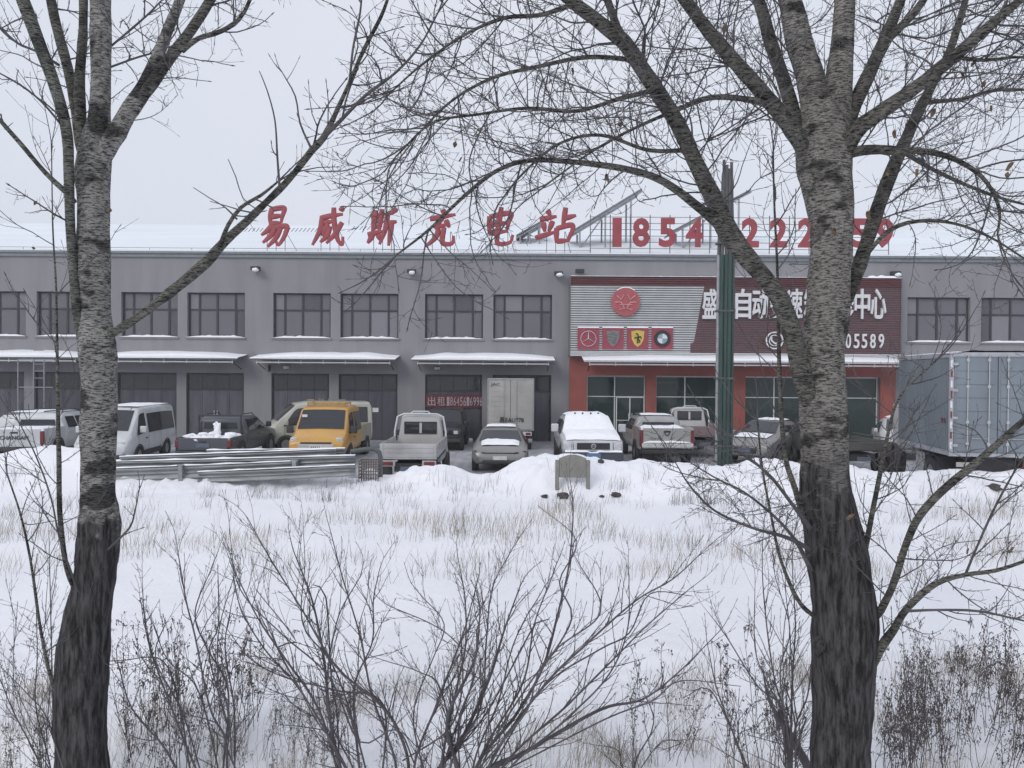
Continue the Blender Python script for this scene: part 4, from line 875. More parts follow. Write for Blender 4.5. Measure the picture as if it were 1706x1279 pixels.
# 14 white car peeking beside the big truck
v = vroot('white_car', 'white car peeking out between the red shopfront column and the big box truck', 'car', 1500, 30.6, -110)
m = MB(); loft(m, [(s[0], *s[1:]) for s in S]).build('body', M_WPAINT, v, world=False, bevel=.04); end_glass(S, 1.15, .3, v); side_glass(S, -.35, .85, v, -.35, .15, hi=.86); side_glass(S, -1.3, -.45, v, -.85, -.45, hi=.86)
seams(S, (-.4, .75), v); wheels(v, (1.4, -1.35), .80, .33); lamps(v, 2.12, .78, .64, .3, .12, M_LAMP, 'headlight', .02, .1); mirrors(v, .85, .87, .96, M_WPAINT, .15); snow_pad(v, -.85, .2, .5, .5, lambda x: 1.48, .05, 16)
# 15 white pickup with lettered tailgate at the far left
v = vroot('white_pickup', 'white pickup at the far left with its maker name lettered on the tailgate', 'pickup', 30, 28.3, 96); v.location.x = P(26, 760, 25.9).x - .2
xr, cb, w, S = pickup(v, M_WPAINT, 5.1, 1.86, 1.60, 1.5, 1.18, False)
lettering('tailgate_lettering', 'CHANGAN', (xr - .065, 0, .88), .9, .13, .01, M_BLK, v, rot=CARROT(False), world=False, offset=.01)
snow_pad(v, xr + .05, cb - .1, w - .1, w - .1, lambda x: 1.06, .12, 2, 'bed_snow')
# 16 white suv beside it
v = vroot('white_suv', 'white off-road wagon with black roof rails, just left of the left tree trunk', 'car', 92, 31.0, 88)
S = [(-2.3, .5, .84, 1.0, .88, 1.1, .80), (-2.22, .42, .88, 1.05, .92, 1.55, .78), (-1.95, .4, .9, 1.06, .93, 1.74, .74), (.3, .4, .9, 1.06, .94, 1.78, .74), (.8, .4, .9, 1.05, .94, 1.68, .73), (1.5, .4, .9, 1.04, .93, 1.14, .82), (2.2, .42, .88, .95, .92, 1.02, .8), (2.35, .5, .82, .8, .86, .86, .76)]
m = MB(); loft(m, S).build('body', M_WPAINT, v, world=False, bevel=.04); end_glass(S, -2.3, -1.95, v, 'rear_window', inset=.08, lo=.15, hi=.95, lift=.03); side_glass(S, -1.9, -.9, v, -1.75, -.9, hi=.86); side_glass(S, -.8, .2, v, hi=.86); side_glass(S, .3, 1.25, v, .3, .7, hi=.86)
for sg in (-1, 1): m = MB(); m.tube([(-1.7, sg * .62, 1.78), (-1.6, sg * .62, 1.84), (.4, sg * .62, 1.86), (.55, sg * .62, 1.79)], .02, 6); m.build('roof_rail', M_BLK, v, world=False)
m = MB(); m.disc((-2.33, -.1, .98), (-1, 0, 0), .01, .16, .02, 16); m.build('rear_emblem', M_BLK, v, world=False)
wheels(v, (1.45, -1.4), .86, .38, .24); lamps(v, -2.26, .86, .85, .14, .3, M_RED, 'tail_light'); bx(v, 'rear_bumper', M_PLASTIC, (-2.42, -2.28, -.86, .86, .42, .6), .03); plate(v, -2.32, .72, front=False); snow_pad(v, -1.9, .3, .68, .7, lambda x: 1.79, .05, 11); mirrors(v, 1.3, .93, 1.1, M_WPAINT)
# 17 big silver box truck at the right
M_TR = mat('weathered_aluminium', (.22, .26, .29), .5, metal=.1, rgb2=(.165, .19, .22), scale=1.0, stretch=(1, 1, .4)); M_TRF = mat('truck_frame', (.38, .39, .42), .5, metal=.2); M_TRD = mat('truck_under', (.035, .035, .04), .8)
Yt = 19.7; e = vroot('large_box_truck', 'large blue grey aluminium box truck seen from behind at the right edge', 'truck', 1651, Yt, 90)
A = P(1583, 590, Yt); w = 1.1; RZ = R(81); L2 = 1.95; cx_ = P(1583, 680, Yt).x; e.rotation_euler = (0, 0, RZ)
e.location = (cx_ - (-L2 * math.cos(RZ) - w * math.sin(RZ)), Yt - (-L2 * math.sin(RZ) + w * math.cos(RZ)), .012)
zt_, zb2 = 3.70, 1.13
o = bx(e, 'cargo_box', M_TR, (-L2, L2, -w, w, zb2, zt_), .01)
for sg in (-1, 1):
    m = MB(); n = 34
    for k in range(n): x = -L2 + .12 + (2 * L2 - .24) * k / n; m.box(x, x + .07, min(sg * (w + .001), sg * (w + .022)), max(sg * (w + .001), sg * (w + .022)), zb2 + .12, zt_ - .12)
    m.build('side_corrugation', M_TR, e, world=False, kind='stuff')
m = MB()
for sg in (-1, 1):
    a, b = (w - .06, w + .03) if sg > 0 else (-w - .03, -w + .06)
    m.box(-L2 - .05, -L2 + .03, a, b, zb2 - .04, zt_ + .03)
    m.box(-L2 + .035, L2, *( (w + .003, w + .035) if sg > 0 else (-w - .035, -w - .003)), zt_ - .1, zt_ + .02).box(-L2 + .035, L2, *((w + .003, w + .035) if sg > 0 else (-w - .035, -w - .003)), zb2 - .03, zb2 + .1)
m.box(-L2 - .05, -L2 - .002, -w + .062, w - .062, zt_ - .08, zt_ + .03).box(-L2 - .05, -L2 - .002, -w + .062, w - .062, zb2 - .04, zb2 + .05); m.build('box_frame', M_TRF, e, world=False)
for sg in (-1, 1):
    a, b = sorted((sg * .012, sg * (w - .075))); m = MB(); m.box(-L2 - .04, -L2 - .003, a, b, zb2 + .055, zt_ - .085); dd = m.build('rear_door', M_TR, e, world=False, bevel=.008)
    for k in range(7):
        z0_ = zb2 + .09 + k * .34; m = MB(); m.box(-L2 - .052, -L2 - .042, a + .05, b - .05, z0_, z0_ + .318); m.build('door_panel', M_TR, dd, world=False, bevel=.006)
    for q in (.22, .72):
        m = MB(); m.cyl((-L2 - .075, sg * q, zb2 + .02), (-L2 - .075, sg * q, zt_ - .05), .017, 8)
        for z_ in (zb2 + .25, zb2 + .8, zb2 + 1.7, zt_ - .2): m.box(-L2 - .085, -L2 - .053, sg * q - .035, sg * q + .035, z_, z_ + .07)
        m.build('lock_rod', M_CHR, dd, world=False)
    m = MB(); m.cyl((-L2 - .09, sg * .22, zb2 + .42), (-L2 - .09, sg * .62, zb2 + .42), .014, 6); m.build('lock_handle', M_CHR, dd, world=False)
    for z_ in (zb2 + .2, zb2 + .9, zb2 + 1.6, zt_ - .3): bx(e, 'hinge', M_TRF, (-L2 - .075, -L2 - .041, *sorted((sg * (w - .16), sg * (w - .02))), z_, z_ + .07), .005)
for k in range(9): o = bx(e, 'reflective_tape', M_RED if k % 2 else M_LW, (-L2 - .056, -L2 - .051, w - .03, w + .015, zb2 + .15 + k * .26, zb2 + .32 + k * .26), 0)
lettering('side_lettering', '货车', (-L2 + .35, w + .03, zb2 + .85), .34, .14, .006, M_RED, e, rot=Matrix.Rotation(R(180), 3, 'Z') @ Matrix.Rotation(R(90), 3, 'X'), world=False)
bx(e, 'chassis', M_TRD, (-L2 + .1, L2 + 1.0, -.45, .45, .7, zb2 - .06), 0); bx(e, 'underrun_bar', M_TRD, (-L2 - .02, -L2 + .08, -w + .1, w - .1, .52, .64), .02)
for sg in (-1, 1):
    bx(e, 'tail_light', M_RED, (-L2 - .03, -L2 + .02, *sorted((sg * .95, sg * .6)), .82, .94), .01); bx(e, 'mudflap', M_TRD, (-L2 + .9, -L2 + .93, *sorted((sg * 1.05, sg * .6)), .2, .98), 0)
    bx(e, 'side_skirt', M_TRF, (-L2 + 2.0, -L2 + 2.6, *sorted((sg * 1.03, sg * .98)), .45, 1.0), .02)
bx(e, 'rear_number_plate', mat('plate_yellow_pale', (.45, .45, .42), .5), (-L2 - .04, -L2 - .01, .5, .95, .82, .94), .004)
wheels(e, (-L2 + 1.4, L2 + 1.0), .88, .46, .4); bx(e, 'cab', M_WPAINT, (L2 + .12, L2 + 1.6, -.95, .8, .75, 2.35), .15)
bx(e, 'fuel_tank', M_TRF, (-L2 + 2.7, -L2 + 3.6, -1.02, -.5, .5, .98), .06)
m = MB(); rows = [[(-L2 + 2 * L2 * i / 10, w * k / 4, zt_ + .006 + .07 * min(1, (4 - abs(k)) * .6 + .1) * (1 + .4 * noise.noise(Vector((i, k, 0)) * .7))) for k in range(-4, 5)] for i in range(11)]
m.grid(rows); m.build('roof_snow', M_CAPSNOW, e, world=False, sm=2)
# scaffold frame against the far left doors
sx0, sx1 = P(30, 650, 33.5).x, P(88, 650, 33.5).x; zt3, zm = P(60, 598, 33.5).z, P(60, 645, 33.5).z
e = empty('scaffold_frame', 'thin silver scaffold frame standing before the far left garage doors', 'scaffold', ((sx0 + sx1) / 2, 33.5, 0))
for q in (sx0, sx0 + (sx1 - sx0) * .45, sx0 + (sx1 - sx0) * .75): m = MB(); m.tube([(q, 33.5, 0), (q, 33.5, zt3)], .028, 6); m.build('upright', M_ALU, e)
for z_ in (zm, zt3 - .02, 1.0): m = MB(); m.tube([(sx0, 33.53, z_), (sx1, 33.53, z_)], .024, 6); m.build('crossbar', M_ALU, e)
for k in range(5): m = MB(); z_ = zm + .4 + k * .3; m.tube([(sx0 + (sx1 - sx0) * .45, 33.5, z_), (sx0 + (sx1 - sx0) * .75, 33.5, z_)], .018, 5); m.build('rung', M_ALU, e)

# ------------------------------------------------------------------ guardrail pile, hoop, tablet sign, green post
M_GALV = mat('galvanised_steel', (.34, .355, .36), .45, metal=.45, rgb2=(.20, .21, .215), scale=3, stretch=(.6, 3, 3), bump=.2)
def beam(px0, py0, px1, py1, Y0, Y1, lb, h=.30, snow=True, posts=()):
    A, B = P(px0, py0, Y0), P(px1, py1, Y1); e = empty('guardrail_beam', lb, 'guardrail', tuple((A + B) / 2), group='steel guardrail beams stacked on the snow bank')
    pr = [(-.5, 0), (-.44, .04), (-.32, .04), (-.2, -.045), (-.08, -.045), (0, .01), (.08, -.045), (.2, -.045), (.32, .04), (.44, .04), (.5, 0)]
    m = MB(); n = 20
    rows = [[tuple(A + (B - A) * (i / n) + Vector((0, -d, q * h - .02 * math.sin(i / n * math.pi)))) for i in range(n + 1)] for q, d in pr]
    m.grid(rows); o = m.build('rail', M_GALV, e, sm=2); s_ = o.modifiers.new('t', 'SOLIDIFY'); s_.thickness = .008
    if snow:
        rows = [[tuple(A + (B - A) * (i / n) + Vector((0, dy, h * .5 + .003 + k * .028 * max(.05, .5 + noise.noise(Vector((i * .5, px0, 0))))))) for i in range(n + 1)] for dy, k in ((-.06, 0), (-.04, 1), (.04, 1.1), (.07, .3))]
        m = MB(); m.grid(rows); m.build('snow_strip', M_CAPSNOW, e, sm=2)
    for t in posts:
        q = A + (B - A) * t; m = MB(); m.box(q.x - .05, q.x + .05, q.y - .12, q.y - .06, q.z - h * .75, q.z + h * .6).box(q.x - .08, q.x + .08, q.y - .125, q.y - .055, q.z + h * .5, q.z + h * .62); m.build('spacer_block', M_GALV, e, bevel=.01)
beam(150, 792, 497, 778, 18.3, 18.5, 'front lowest galvanised guardrail beam of the pile, with bolted spacer posts', .30, True, (.44, .985))
beam(330, 795, 592, 783, 18.35, 18.3, 'lowest right galvanised guardrail beam with its end sunk in snow', .26)
beam(190, 778, 592, 768, 18.65, 18.55, 'middle galvanised guardrail beam of the pile running its full length', .28)
beam(160, 785, 430, 783, 18.9, 18.9, 'left rear guardrail beam low in the pile behind the front one', .28)
beam(200, 770, 560, 757, 19.0, 18.9, 'upper guardrail beam sloping up to the right below the yellow van', .28)
beam(345, 757, 575, 754, 19.25, 19.15, 'topmost short guardrail beam right under the dark pickup tailgate', .22)
beam(170, 774, 400, 768, 19.15, 19.1, 'thin middle guardrail beam at the left end of the pile', .2)
beam(430, 776, 592, 772, 18.75, 18.7, 'short right middle guardrail beam under the upper one', .24)
beam(210, 766, 420, 759, 19.35, 19.3, 'rear top guardrail beam below the white minibus', .2)
for px in (346, 447, 527):
    a = P(px, 786, 19.1); t_ = P(px, 748, 19.1); m = MB(); m.box(a.x - .035, a.x + .035, 19.32, 19.38, a.z - .2, t_.z).box(a.x - .05, a.x + .05, 19.30, 19.40, t_.z - .05, t_.z)
    tag(m.build('guardrail_post', M_GALV, None), {346: 'left', 447: 'middle', 527: 'right'}[px] + 'most' * (px != 447) + ' slim steel post sticking up through the guardrail pile', 'post', 'steel posts in the guardrail pile')
a = P(585, 752, 18.9); b = P(627, 750, 18.9); c = P(634, 790, 18.9)
m = MB(); m.tube([tuple(a), tuple(P(610, 748, 18.9)), tuple(P(624, 748, 18.9)), tuple(P(632, 753, 18.9)), tuple(P(634, 762, 18.9)), (c.x, 18.9, c.z - .25)], .055, 10)
tag(m.build('bent_pipe', mat('dark_pipe', (.09, .10, .10), .5), None, sm=True), 'bent dark steel pipe arching over the right end of the guardrail pile', 'pipe')
e = empty('wire_cage', 'rusty wire cage with a dusting of snow under the bent pipe', 'cage', tuple(P(612, 795, 18.6)))
m = MB(); q0, q1 = P(598, 796, 18.6), P(630, 768, 18.6); rr = random.Random(2)
for k in range(9): x = q0.x + (q1.x - q0.x) * k / 8; m.tube([(x, 18.6, q0.z - .15), (x, 18.6, q1.z)], .012, 4); m.tube([(x, 18.95, q0.z - .15), (x, 18.95, q1.z)], .012, 4)
for k in range(6): z_ = q0.z + (q1.z - q0.z) * k / 5; m.tube([(q0.x, 18.6, z_), (q1.x, 18.6, z_), (q1.x, 18.95, z_), (q0.x, 18.95, z_), (q0.x, 18.6, z_)], .012, 4)
m.build('mesh_wire', mat('rust_wire', (.14, .12, .11), .8), e)
m = MB(); m.blob(((q0.x + q1.x) / 2, 18.78, q0.z + .1), (.2, .15, .1), 4, 10, 6, .5); m.build('snow_fill', M_CAPSNOW, e, sm=2)
for i, (px, py, rx, lb) in enumerate(((280, 762, .75, 'pale tarpaulin covered heap with snow on top left of the dark pickup'), )):
    c = P(px + 20, py, 20.3); z0 = 0
    e = empty('tarp_heap', lb, 'heap', (c.x, 20.6, 0)); rows = []
    for i in range(15):
        row = []
        for j in range(15):
            u, v_ = i / 7 - 1, j / 7 - 1; r_ = math.hypot(u, v_); hh = max(0, 1 - r_ ** 1.6) * .95
            row.append((c.x + v_ * 1.0, 20.9 + u * .6, hh * (.75 + .3 * noise.noise(Vector((u * 2, v_ * 2, 0))))))
        rows.append(row)
    m = MB(); m.grid(rows); m.build('tarpaulin', mat('pale_tarp', (.42, .42, .36), .7), e, sm=2)
    m = MB(); m.grid([[(x, y, z + .05 if z > .45 else z - .03) for x, y, z in r_] for r_ in rows]); m.build('snow_cover', M_CAPSNOW, e, sm=2)
# stone tablet
Yq = 17.9; M_STONE = mat('weathered_stone', (.25, .245, .22), .9, rgb2=(.2, .195, .18), scale=6, bump=.4)
x0, x1 = P(925, 790, Yq).x, P(983, 790, Yq).x; zt4 = P(955, 757, Yq).z; zb4 = P(955, 795, Yq).z; zf = P(955, 822, Yq).z - .15
e = empty('stone_tablet', 'grey arched stone tablet on two stubby posts before the snow heap', 'tablet sign', ((x0 + x1) / 2, Yq, zf))
n = 14; poly = [(x0 + .09, zb4), (x1 - .09, zb4)] + [(x1 - .09 - (x1 - x0 - .18) * k / n, zt4 - .09 + .085 * math.sin(math.pi * k / n)) for k in range(n + 1)]
m = MB(); m.prism(poly, 'y', Yq - .04, Yq + .05); m.build('board', M_STONE, e, bevel=.008)
for q, zz in ((x0, zf), (x1 - .09, zf + .1)): m = MB(); m.box(q, q + .088, Yq - .06, Yq + .07, zz, zt4 - .13); m.build('leg', M_STONE, e, bevel=.01)
# clods
for i, (px, py, s, lb) in enumerate(((908, 817, .1, 'small dark frozen clod left of the stone tablet'), (938, 815, .17, 'dark clod of frozen earth between the legs of the stone tablet'), (1003, 797, .07, 'tiny dark stone right of the stone tablet'), (1026, 807, .14, 'dark clod with dry grass right of the stone tablet'), (1655, 808, .22, 'dark clod below the box truck on the snow bank'), (1000, 772, .12, 'dark frozen lump on top of the heap behind the stone tablet'))):
    Y = 17.6 if py < 900 else 1290 * 3.2 / (py - 622)
    if px in (1655,): Y = 18.2
    if px == 1000: Y = 19.0
    p = P(px, py, Y); z = H(p.x, Y); m = MB(); m.blob((p.x, Y, z + s * .12), (s * .8, s * .7, s * .45), i, 12, 8, .8)
    tag(m.build('earth_clod', M_SOIL, None, sm=True), lb, 'clod', 'dark clods showing through the snow')
# green bundle post
Yp = 23.0; xc = P(1207, 600, Yp).x; zp = P(1207, 268, Yp).z
M_GP = mat('green_pipe', (.034, .078, .064), .5, rgb2=(.024, .045, .04), scale=2, stretch=(4, 4, .4)); M_GP2 = mat('weathered_post', (.12, .12, .125), .8, rgb2=(.07, .07, .075), scale=3, stretch=(6, 6, .5))
e = empty('tall_post', 'tall square post of bundled green steel tubes with a bare grey top', 'post', (xc, Yp, 0))
ZG = P(1207, 425, Yp).z
for k, (dx, dy, top) in enumerate(((-.21, 0, zp - .9), (-.13, -.09, zp), (-.02, -.12, zp - .15), (.09, -.1, zp - .25), (.2, -.04, zp - .05), (.12, .1, zp - .3), (-.1, .1, zp - .4))):
    m = MB(); m.tube([(xc + dx, Yp + dy, 0), (xc + dx + .01, Yp + dy, ZG)], .056 + .01 * (k % 2), 10); o = m.build('tube', M_GP if k else M_ALU, e, sm=True)
    m = MB(); m.tube([(xc + dx + .01, Yp + dy, ZG + .001), (xc + dx * .85, Yp + dy, (top + ZG) / 2), (xc + dx * .7, Yp + dy, top)], [.052, .05, .045], 8); m.build('bare_tube', M_GP2, e, sm=True)
m = MB()
for z_ in (1.0, 3.0, 5.0, 7.0): m.box(xc - .27, xc + .27, Yp - .17, Yp + .15, z_, z_ + .06)
m.build('clamp_band', M_GP2, e)
for sg in (-1, 1): m = MB(); m.box(xc + sg * .22 - .13, xc + sg * .22 + .13, Yp - .3, Yp + .2, 0, .28); m.build('base_block', M_SOIL, e, bevel=.03)

# ------------------------------------------------------------------ trees
def gnarly(m, path, n, amp, seed, sc=9.0):
    """tube with bark lumps; path rows (x,y,z,r)"""
    s0 = m.n; m.tube(path[:, :3], path[:, 3], n, True)
    for i in range(s0, m.n):
        k = (i - s0) // n
        if k >= len(path): break
        c = Vector(path[k, :3]); v = Vector(m.v[i]); d = v - c; r = path[k, 3]
        q = Vector((v.x * sc, v.y * sc, v.z * sc * .45)); f = 1 + amp * noise.noise(q + Vector((seed, 0, 0))) + amp * .5 * noise.noise(q * 3.1)
        m.v[i] = tuple(c + d * f)
def to_world(px, Y0, Y1):
    n = len(px); r = []
    for i, (a, b, w_) in enumerate(px):
        Y = Y0 + (Y1 - Y0) * i / max(1, n - 1); q = P(a, b, Y); r.append((q.x, q.y, q.z, w_ * .5 * Y / FPX * Y / math.hypot(q.x, Y) * (.97 if w_ > 45 else .9 if w_ > 12 else .95)))
    return r
def grow(m, p, d, L, r, lvl, rg, up=.5, curl=.25, kids=5, bud=True, wig=.16, tipr=.45, spread=(35, 65), upk=None):
    n = max(3, int(L / (.05 if lvl else .09))); n = min(n, 14); st = L / n; pts = [p.copy()]; rad = [r]; dirs = [d.copy()]
    bend = Vector((rg.gauss(0, 1), rg.gauss(0, 1), rg.gauss(0, .7))) * curl * 1.3
    for i in range(n):
        d = d + Vector((rg.gauss(0, wig), rg.gauss(0, wig), rg.gauss(0, wig))) + bend * (1 / n) + Vector((0, 0, up / n)); d.normalize()
        p = p + d * st; pts.append(p.copy()); dirs.append(d.copy()); rad.append(r * (1 - (1 - tipr) * (i + 1) / n))
    m.tube(pts, rad, 5 if r > .006 else 4 if r > .003 else 3, False)
    if bud:
        b = d; q = p; m.tube([q, q + b * .012, q + b * .032], [rad[-1] * 1.1, rad[-1] * 1.9, .0008], 4, False)
        if lvl <= 2:
            for i in range(1, n, 1 if lvl else 2):
                if rg.random() < .55:
                    sd_ = Vector((rg.gauss(0, 1), rg.gauss(0, 1), rg.gauss(0, 1))).cross(dirs[i]).normalized()
                    q = pts[i]; v_ = (dirs[i] * .8 + sd_ * .7).normalized()
                    m.tube([q, q + v_ * .010, q + v_ * .026], [rad[i] * .6, max(.0018, rad[i] * .75), .0006], 3, False)
    if lvl > 0:
        k = max(1, int(kids * (L / .6) ** .6 * rg.uniform(.7, 1.25)))
        for j in range(k):
            t = rg.uniform(.12, .97); i = min(n - 1, int(t * n)); a = R(rg.uniform(*spread)); sd_ = Vector((rg.gauss(0, 1), rg.gauss(0, 1), rg.gauss(0, 1))).cross(dirs[i]).normalized()
            nd = dirs[i] * math.cos(a) + sd_ * math.sin(a)
            grow(m, pts[i].copy(), nd, L * rg.uniform(.28, .55) * (1.1 - .4 * t), max(.0019, rad[i] * rg.uniform(.5, .72)), lvl - 1, rg, up, curl * 1.2, kids * .8, bud, wig, tipr, spread)
def limb(tree, px, Y0, Y1, mt, tw=8, Lr=(.5, 1.1), lvl=2, seed=0, n=10, amp=.12, up=.45, kids=6, tr=(.004, .0075), t0=.15, tip=True, name='limb', bias=None, wig=.085):
    rg = random.Random(seed * 77 + 5); pts = to_world(px, Y0, Y1)
    yc = YL if tree is TL else YR_
    if abs(Y0 - yc) < .2 and px[0][2] >= 12: q = pts[0]; k = (yc + .02) / q[1]; pts[0] = (q[0] * k, yc + .02, CAMZ + (q[2] - CAMZ) * k, q[3] * .75)
    path = resample(pts, .05); m = MB(); gnarly(m, path, n, amp, seed); lo = m.build(name, mt, tree, sm=2, fix=False)
    if tw or tip:
        m = MB(); N = len(path)
        tw = int(tw * 1.15) if tree is TR else tw
        for k in range(tw):
            t = t0 + (1 - t0) * (k + rg.random()) / tw; i = min(N - 2, int(t * (N - 1))); q = path[i]; d = Vector(path[i + 1, :3] - path[i, :3]).normalized()
            a = R(rg.uniform(35, 75)); sd_ = Vector((rg.gauss(0, 1), rg.gauss(0, .8), rg.gauss(0, 1))).cross(d).normalized(); nd = d * math.cos(a) + sd_ * math.sin(a)
            if bias: nd = (nd + Vector(bias) * .6).normalized()
            grow(m, Vector(q[:3]) , nd, rg.uniform(*Lr), min(q[3] * .7, rg.uniform(*tr)), lvl, rg, up=up, kids=kids, curl=.5, wig=wig)
        if tip:
            q = path[-1]; d = Vector(path[-1, :3] - path[-2, :3]).normalized()
            for _ in range(2): grow(m, Vector(q[:3]), (d + Vector((rg.gauss(0, .2), rg.gauss(0, .2), rg.gauss(0, .2)))).normalized(), rg.uniform(*Lr), min(.006, q[3]), lvl, rg, up=up, kids=kids, wig=wig)
        if m.n: m.build('twigs', M_TWIG, lo, kind='stuff', fix=False)
    return path
def leaves(tree, pxs, Y, seed):
    rg = random.Random(seed)
    for (a, b) in pxs:
        c = P(a, b, Y + rg.uniform(-.4, .4)); m = MB(); s = rg.uniform(.014, .026); ax = Vector((rg.gauss(0, .4), rg.gauss(0, .4), -1)).normalized(); sd_ = ax.cross(Vector((rg.gauss(0, 1), rg.gauss(0, 1), .1))).normalized(); nn = ax.cross(sd_)
        rows = [[tuple(c + ax * (t * s * 2) + sd_ * (u * wd * s) + nn * (abs(u) * s * .6 + t * t * s * .5)) for u in (-1, -.5, 0, .5, 1)] for t, wd in ((0, .05), (.25, .75), (.5, .9), (.8, .5), (1.05, .03))]
        m.grid(rows); m.tube([c + Vector((0, 0, s * 1.2)), c], .0012, 3); m.build('leaf', M_LEAF, tree, fix=False)

YL = 5.6; YR_ = 5.2; TR = None
base = P(140, 1400, YL); base.z = H(base.x, YL) - .1
TL = empty('poplar_tree', 'left tree with pale ringed bark above a dark furrowed foot', 'tree', tuple(base))
trunkL = [(140, 1400, 112), (138, 1279, 98), (135, 1180, 94), (137, 1115, 97), (143, 1050, 88), (156, 970, 76), (163, 900, 74), (165, 865, 73), (163, 820, 60), (163, 760, 61), (164, 700, 64), (164, 640, 63), (163, 590, 66), (160, 545, 64), (157, 500, 60), (156, 430, 59), (156, 350, 58), (154, 290, 60), (160, 240, 55), (166, 190, 42), (168, 100, 40), (168, 0, 40), (170, -120, 36), (172, -400, 28), (176, -800, 14), (178, -1050, 5)]
path = resample(to_world(trunkL, YL, YL), .03); m = MB(); gnarly(m, path, 36, .11, 1, 7)
for (a, b, r_) in ((105, 1120, .05), (186, 866, .04), (183, 556, .03)): q = P(a, b, YL - .05); m.blob(tuple(q), (r_, r_, r_ * 1.3), a, 12, 8, .5)
m.build('trunk', M_BARK_L, TL, sm=2, fix=False)
limb(TL, [(140, 585, 26), (131, 530, 21), (122, 450, 19), (117, 370, 19), (115, 300, 20), (111, 220, 22), (92, 145, 24), (66, 75, 26), (38, 0, 26), (0, -90, 22), (-60, -220, 14)], YL - .05, YL - .3, M_LIMB_GREEN, 8, (.3, .6), 2, 1, 16, .06)
limb(TL, [(150, 300, 26), (136, 240, 24), (126, 175, 23), (112, 110, 21), (97, 55, 20), (85, 0, 19), (70, -90, 16), (50, -260, 8)], YL, YL + .3, M_LIMB, 8, (.3, .6), 2, 2, 12)
limb(TL, [(150, 330, 26), (140, 260, 24), (134, 190, 22), (133, 130, 20), (138, 60, 18), (139, 0, 17), (142, -100, 14), (140, -300, 7)], YL - .03, YL + .15, M_LIMB, 5, (.3, .5), 2, 3, 12)
limb(TL, [(160, 285, 40), (188, 232, 38), (212, 190, 35), (238, 150, 32), (262, 95, 23), (283, 42, 20), (300, 0, 18), (325, -80, 15), (350, -220, 8)], YL - .04, YL - .2, M_BARK_L, 9, (.35, .7), 2, 4, 14, .14)
limb(TL, [(218, 185, 22), (245, 150, 24), (282, 98, 21), (318, 50, 19), (348, 4, 18), (385, -60, 14), (430, -150, 8)], YL - .08, YL - .5, M_LIMB, 9, (.3, .7), 2, 5, 12)
limb(TL, [(303, 84, 12), (330, 64, 10), (368, 52, 9), (398, 32, 8), (416, 0, 7), (430, -50, 5)], YL - .4, YL - .6, M_LIMB, 6, (.25, .5), 2, 6, 8)
limb(TL, [(124, 335, 12), (112, 322, 11), (75, 287, 10), (35, 240, 9), (0, 200, 9), (-50, 140, 6)], YL - .15, YL - .3, M_LIMB_GREEN, 3, (.2, .3), 1, 7, 9)
limb(TL, [(104, 210, 5), (70, 170, 4), (35, 142, 4), (0, 122, 3)], YL - .2, YL - .4, M_TWIG, 5, (.15, .3), 1, 8, 6)
limb(TL, [(98, 108, 6), (60, 85, 5), (30, 72, 5), (0, 45, 5), (-30, 10, 4)], YL - .1, YL + .2, M_TWIG, 6, (.2, .4), 1, 9, 6)
limb(TL, [(180, 556, 16), (196, 550, 18), (245, 517, 18), (300, 474, 21), (345, 436, 22), (372, 405, 18), (425, 355, 14), (480, 300, 13), (520, 250, 12), (540, 228, 11), (570, 165, 8), (605, 85, 7), (640, 15, 6), (660, -60, 4)], YL - .08, YL - .9, M_LIMB, 9, (.25, .55), 1, 10, 12, .22, t0=.55, kids=3)
limb(TL, [(366, 412, 10), (380, 375, 8), (402, 345, 7), (435, 325, 6), (460, 305, 4)], YL - .5, YL - .55, M_LIMB, 2, (.15, .3), 1, 11, 8)
limb(TL, [(538, 230, 9), (570, 198, 7), (610, 158, 6), (660, 120, 5), (700, 75, 4), (730, 20, 3)], YL - .75, YL - .95, M_TWIG, 8, (.2, .45), 2, 12, 6)
limb(TL, [(520, 250, 5), (500, 205, 3.5), (492, 160, 3), (470, 120, 2)], YL - .7, YL - .7, M_TWIG, 2, (.08, .15), 0, 13, 5)
limb(TL, [(466, 315, 5), (462, 260, 4), (458, 200, 3.2), (445, 150, 2.4), (432, 118, 1.6)], YL - .65, YL - .62, M_TWIG, 1, (.06, .1), 0, 14, 5, tip=False)
limb(TL, [(582, 140, 5), (588, 80, 4.5), (600, 20, 4), (604, -40, 3)], YL - .8, YL - .9, M_TWIG, 4, (.15, .4), 1, 15, 5)
limb(TL, [(425, 355, 3), (400, 350, 3), (385, 345, 2), (350, 335, 1.5)], YL - .6, YL - .6, M_TWIG, 1, (.06, .1), 0, 16, 5, tip=False)
limb(TL, [(395, 365, 4), (375, 345, 2.5), (350, 330, 2), (322, 312, 1.5)], YL - .6, YL - .6, M_TWIG, 1, (.06, .1), 0, 17, 5, tip=False)
limb(TL, [(430, 350, 2.5), (405, 330, 2), (393, 295, 2), (380, 265, 1.4)], YL - .6, YL - .6, M_TWIG, 1, (.05, .08), 0, 18, 5, tip=False)
limb(TL, [(172, 116, 5), (230, 95, 4), (265, 85, 3), (300, 70, 2)], YL, YL + .5, M_TWIG, 7, (.2, .4), 1, 19, 5)
limb(TL, [(172, 88, 5), (240, 30, 4), (270, 0, 3)], YL, YL + .6, M_TWIG, 7, (.2, .4), 1, 20, 5)
limb(TL, [(135, 1000, 14), (112, 950, 10), (100, 860, 10), (98, 760, 9), (96, 660, 7), (95, 560, 5), (93, 470, 4), (88, 380, 3), (86, 260, 2)], YL - .1, YL - .3, M_LIMB, 12, (.4, .75), 1, 21, 7, .1, up=1.0, t0=.05, kids=3, name='sucker_shoot', tr=(.003, .006))
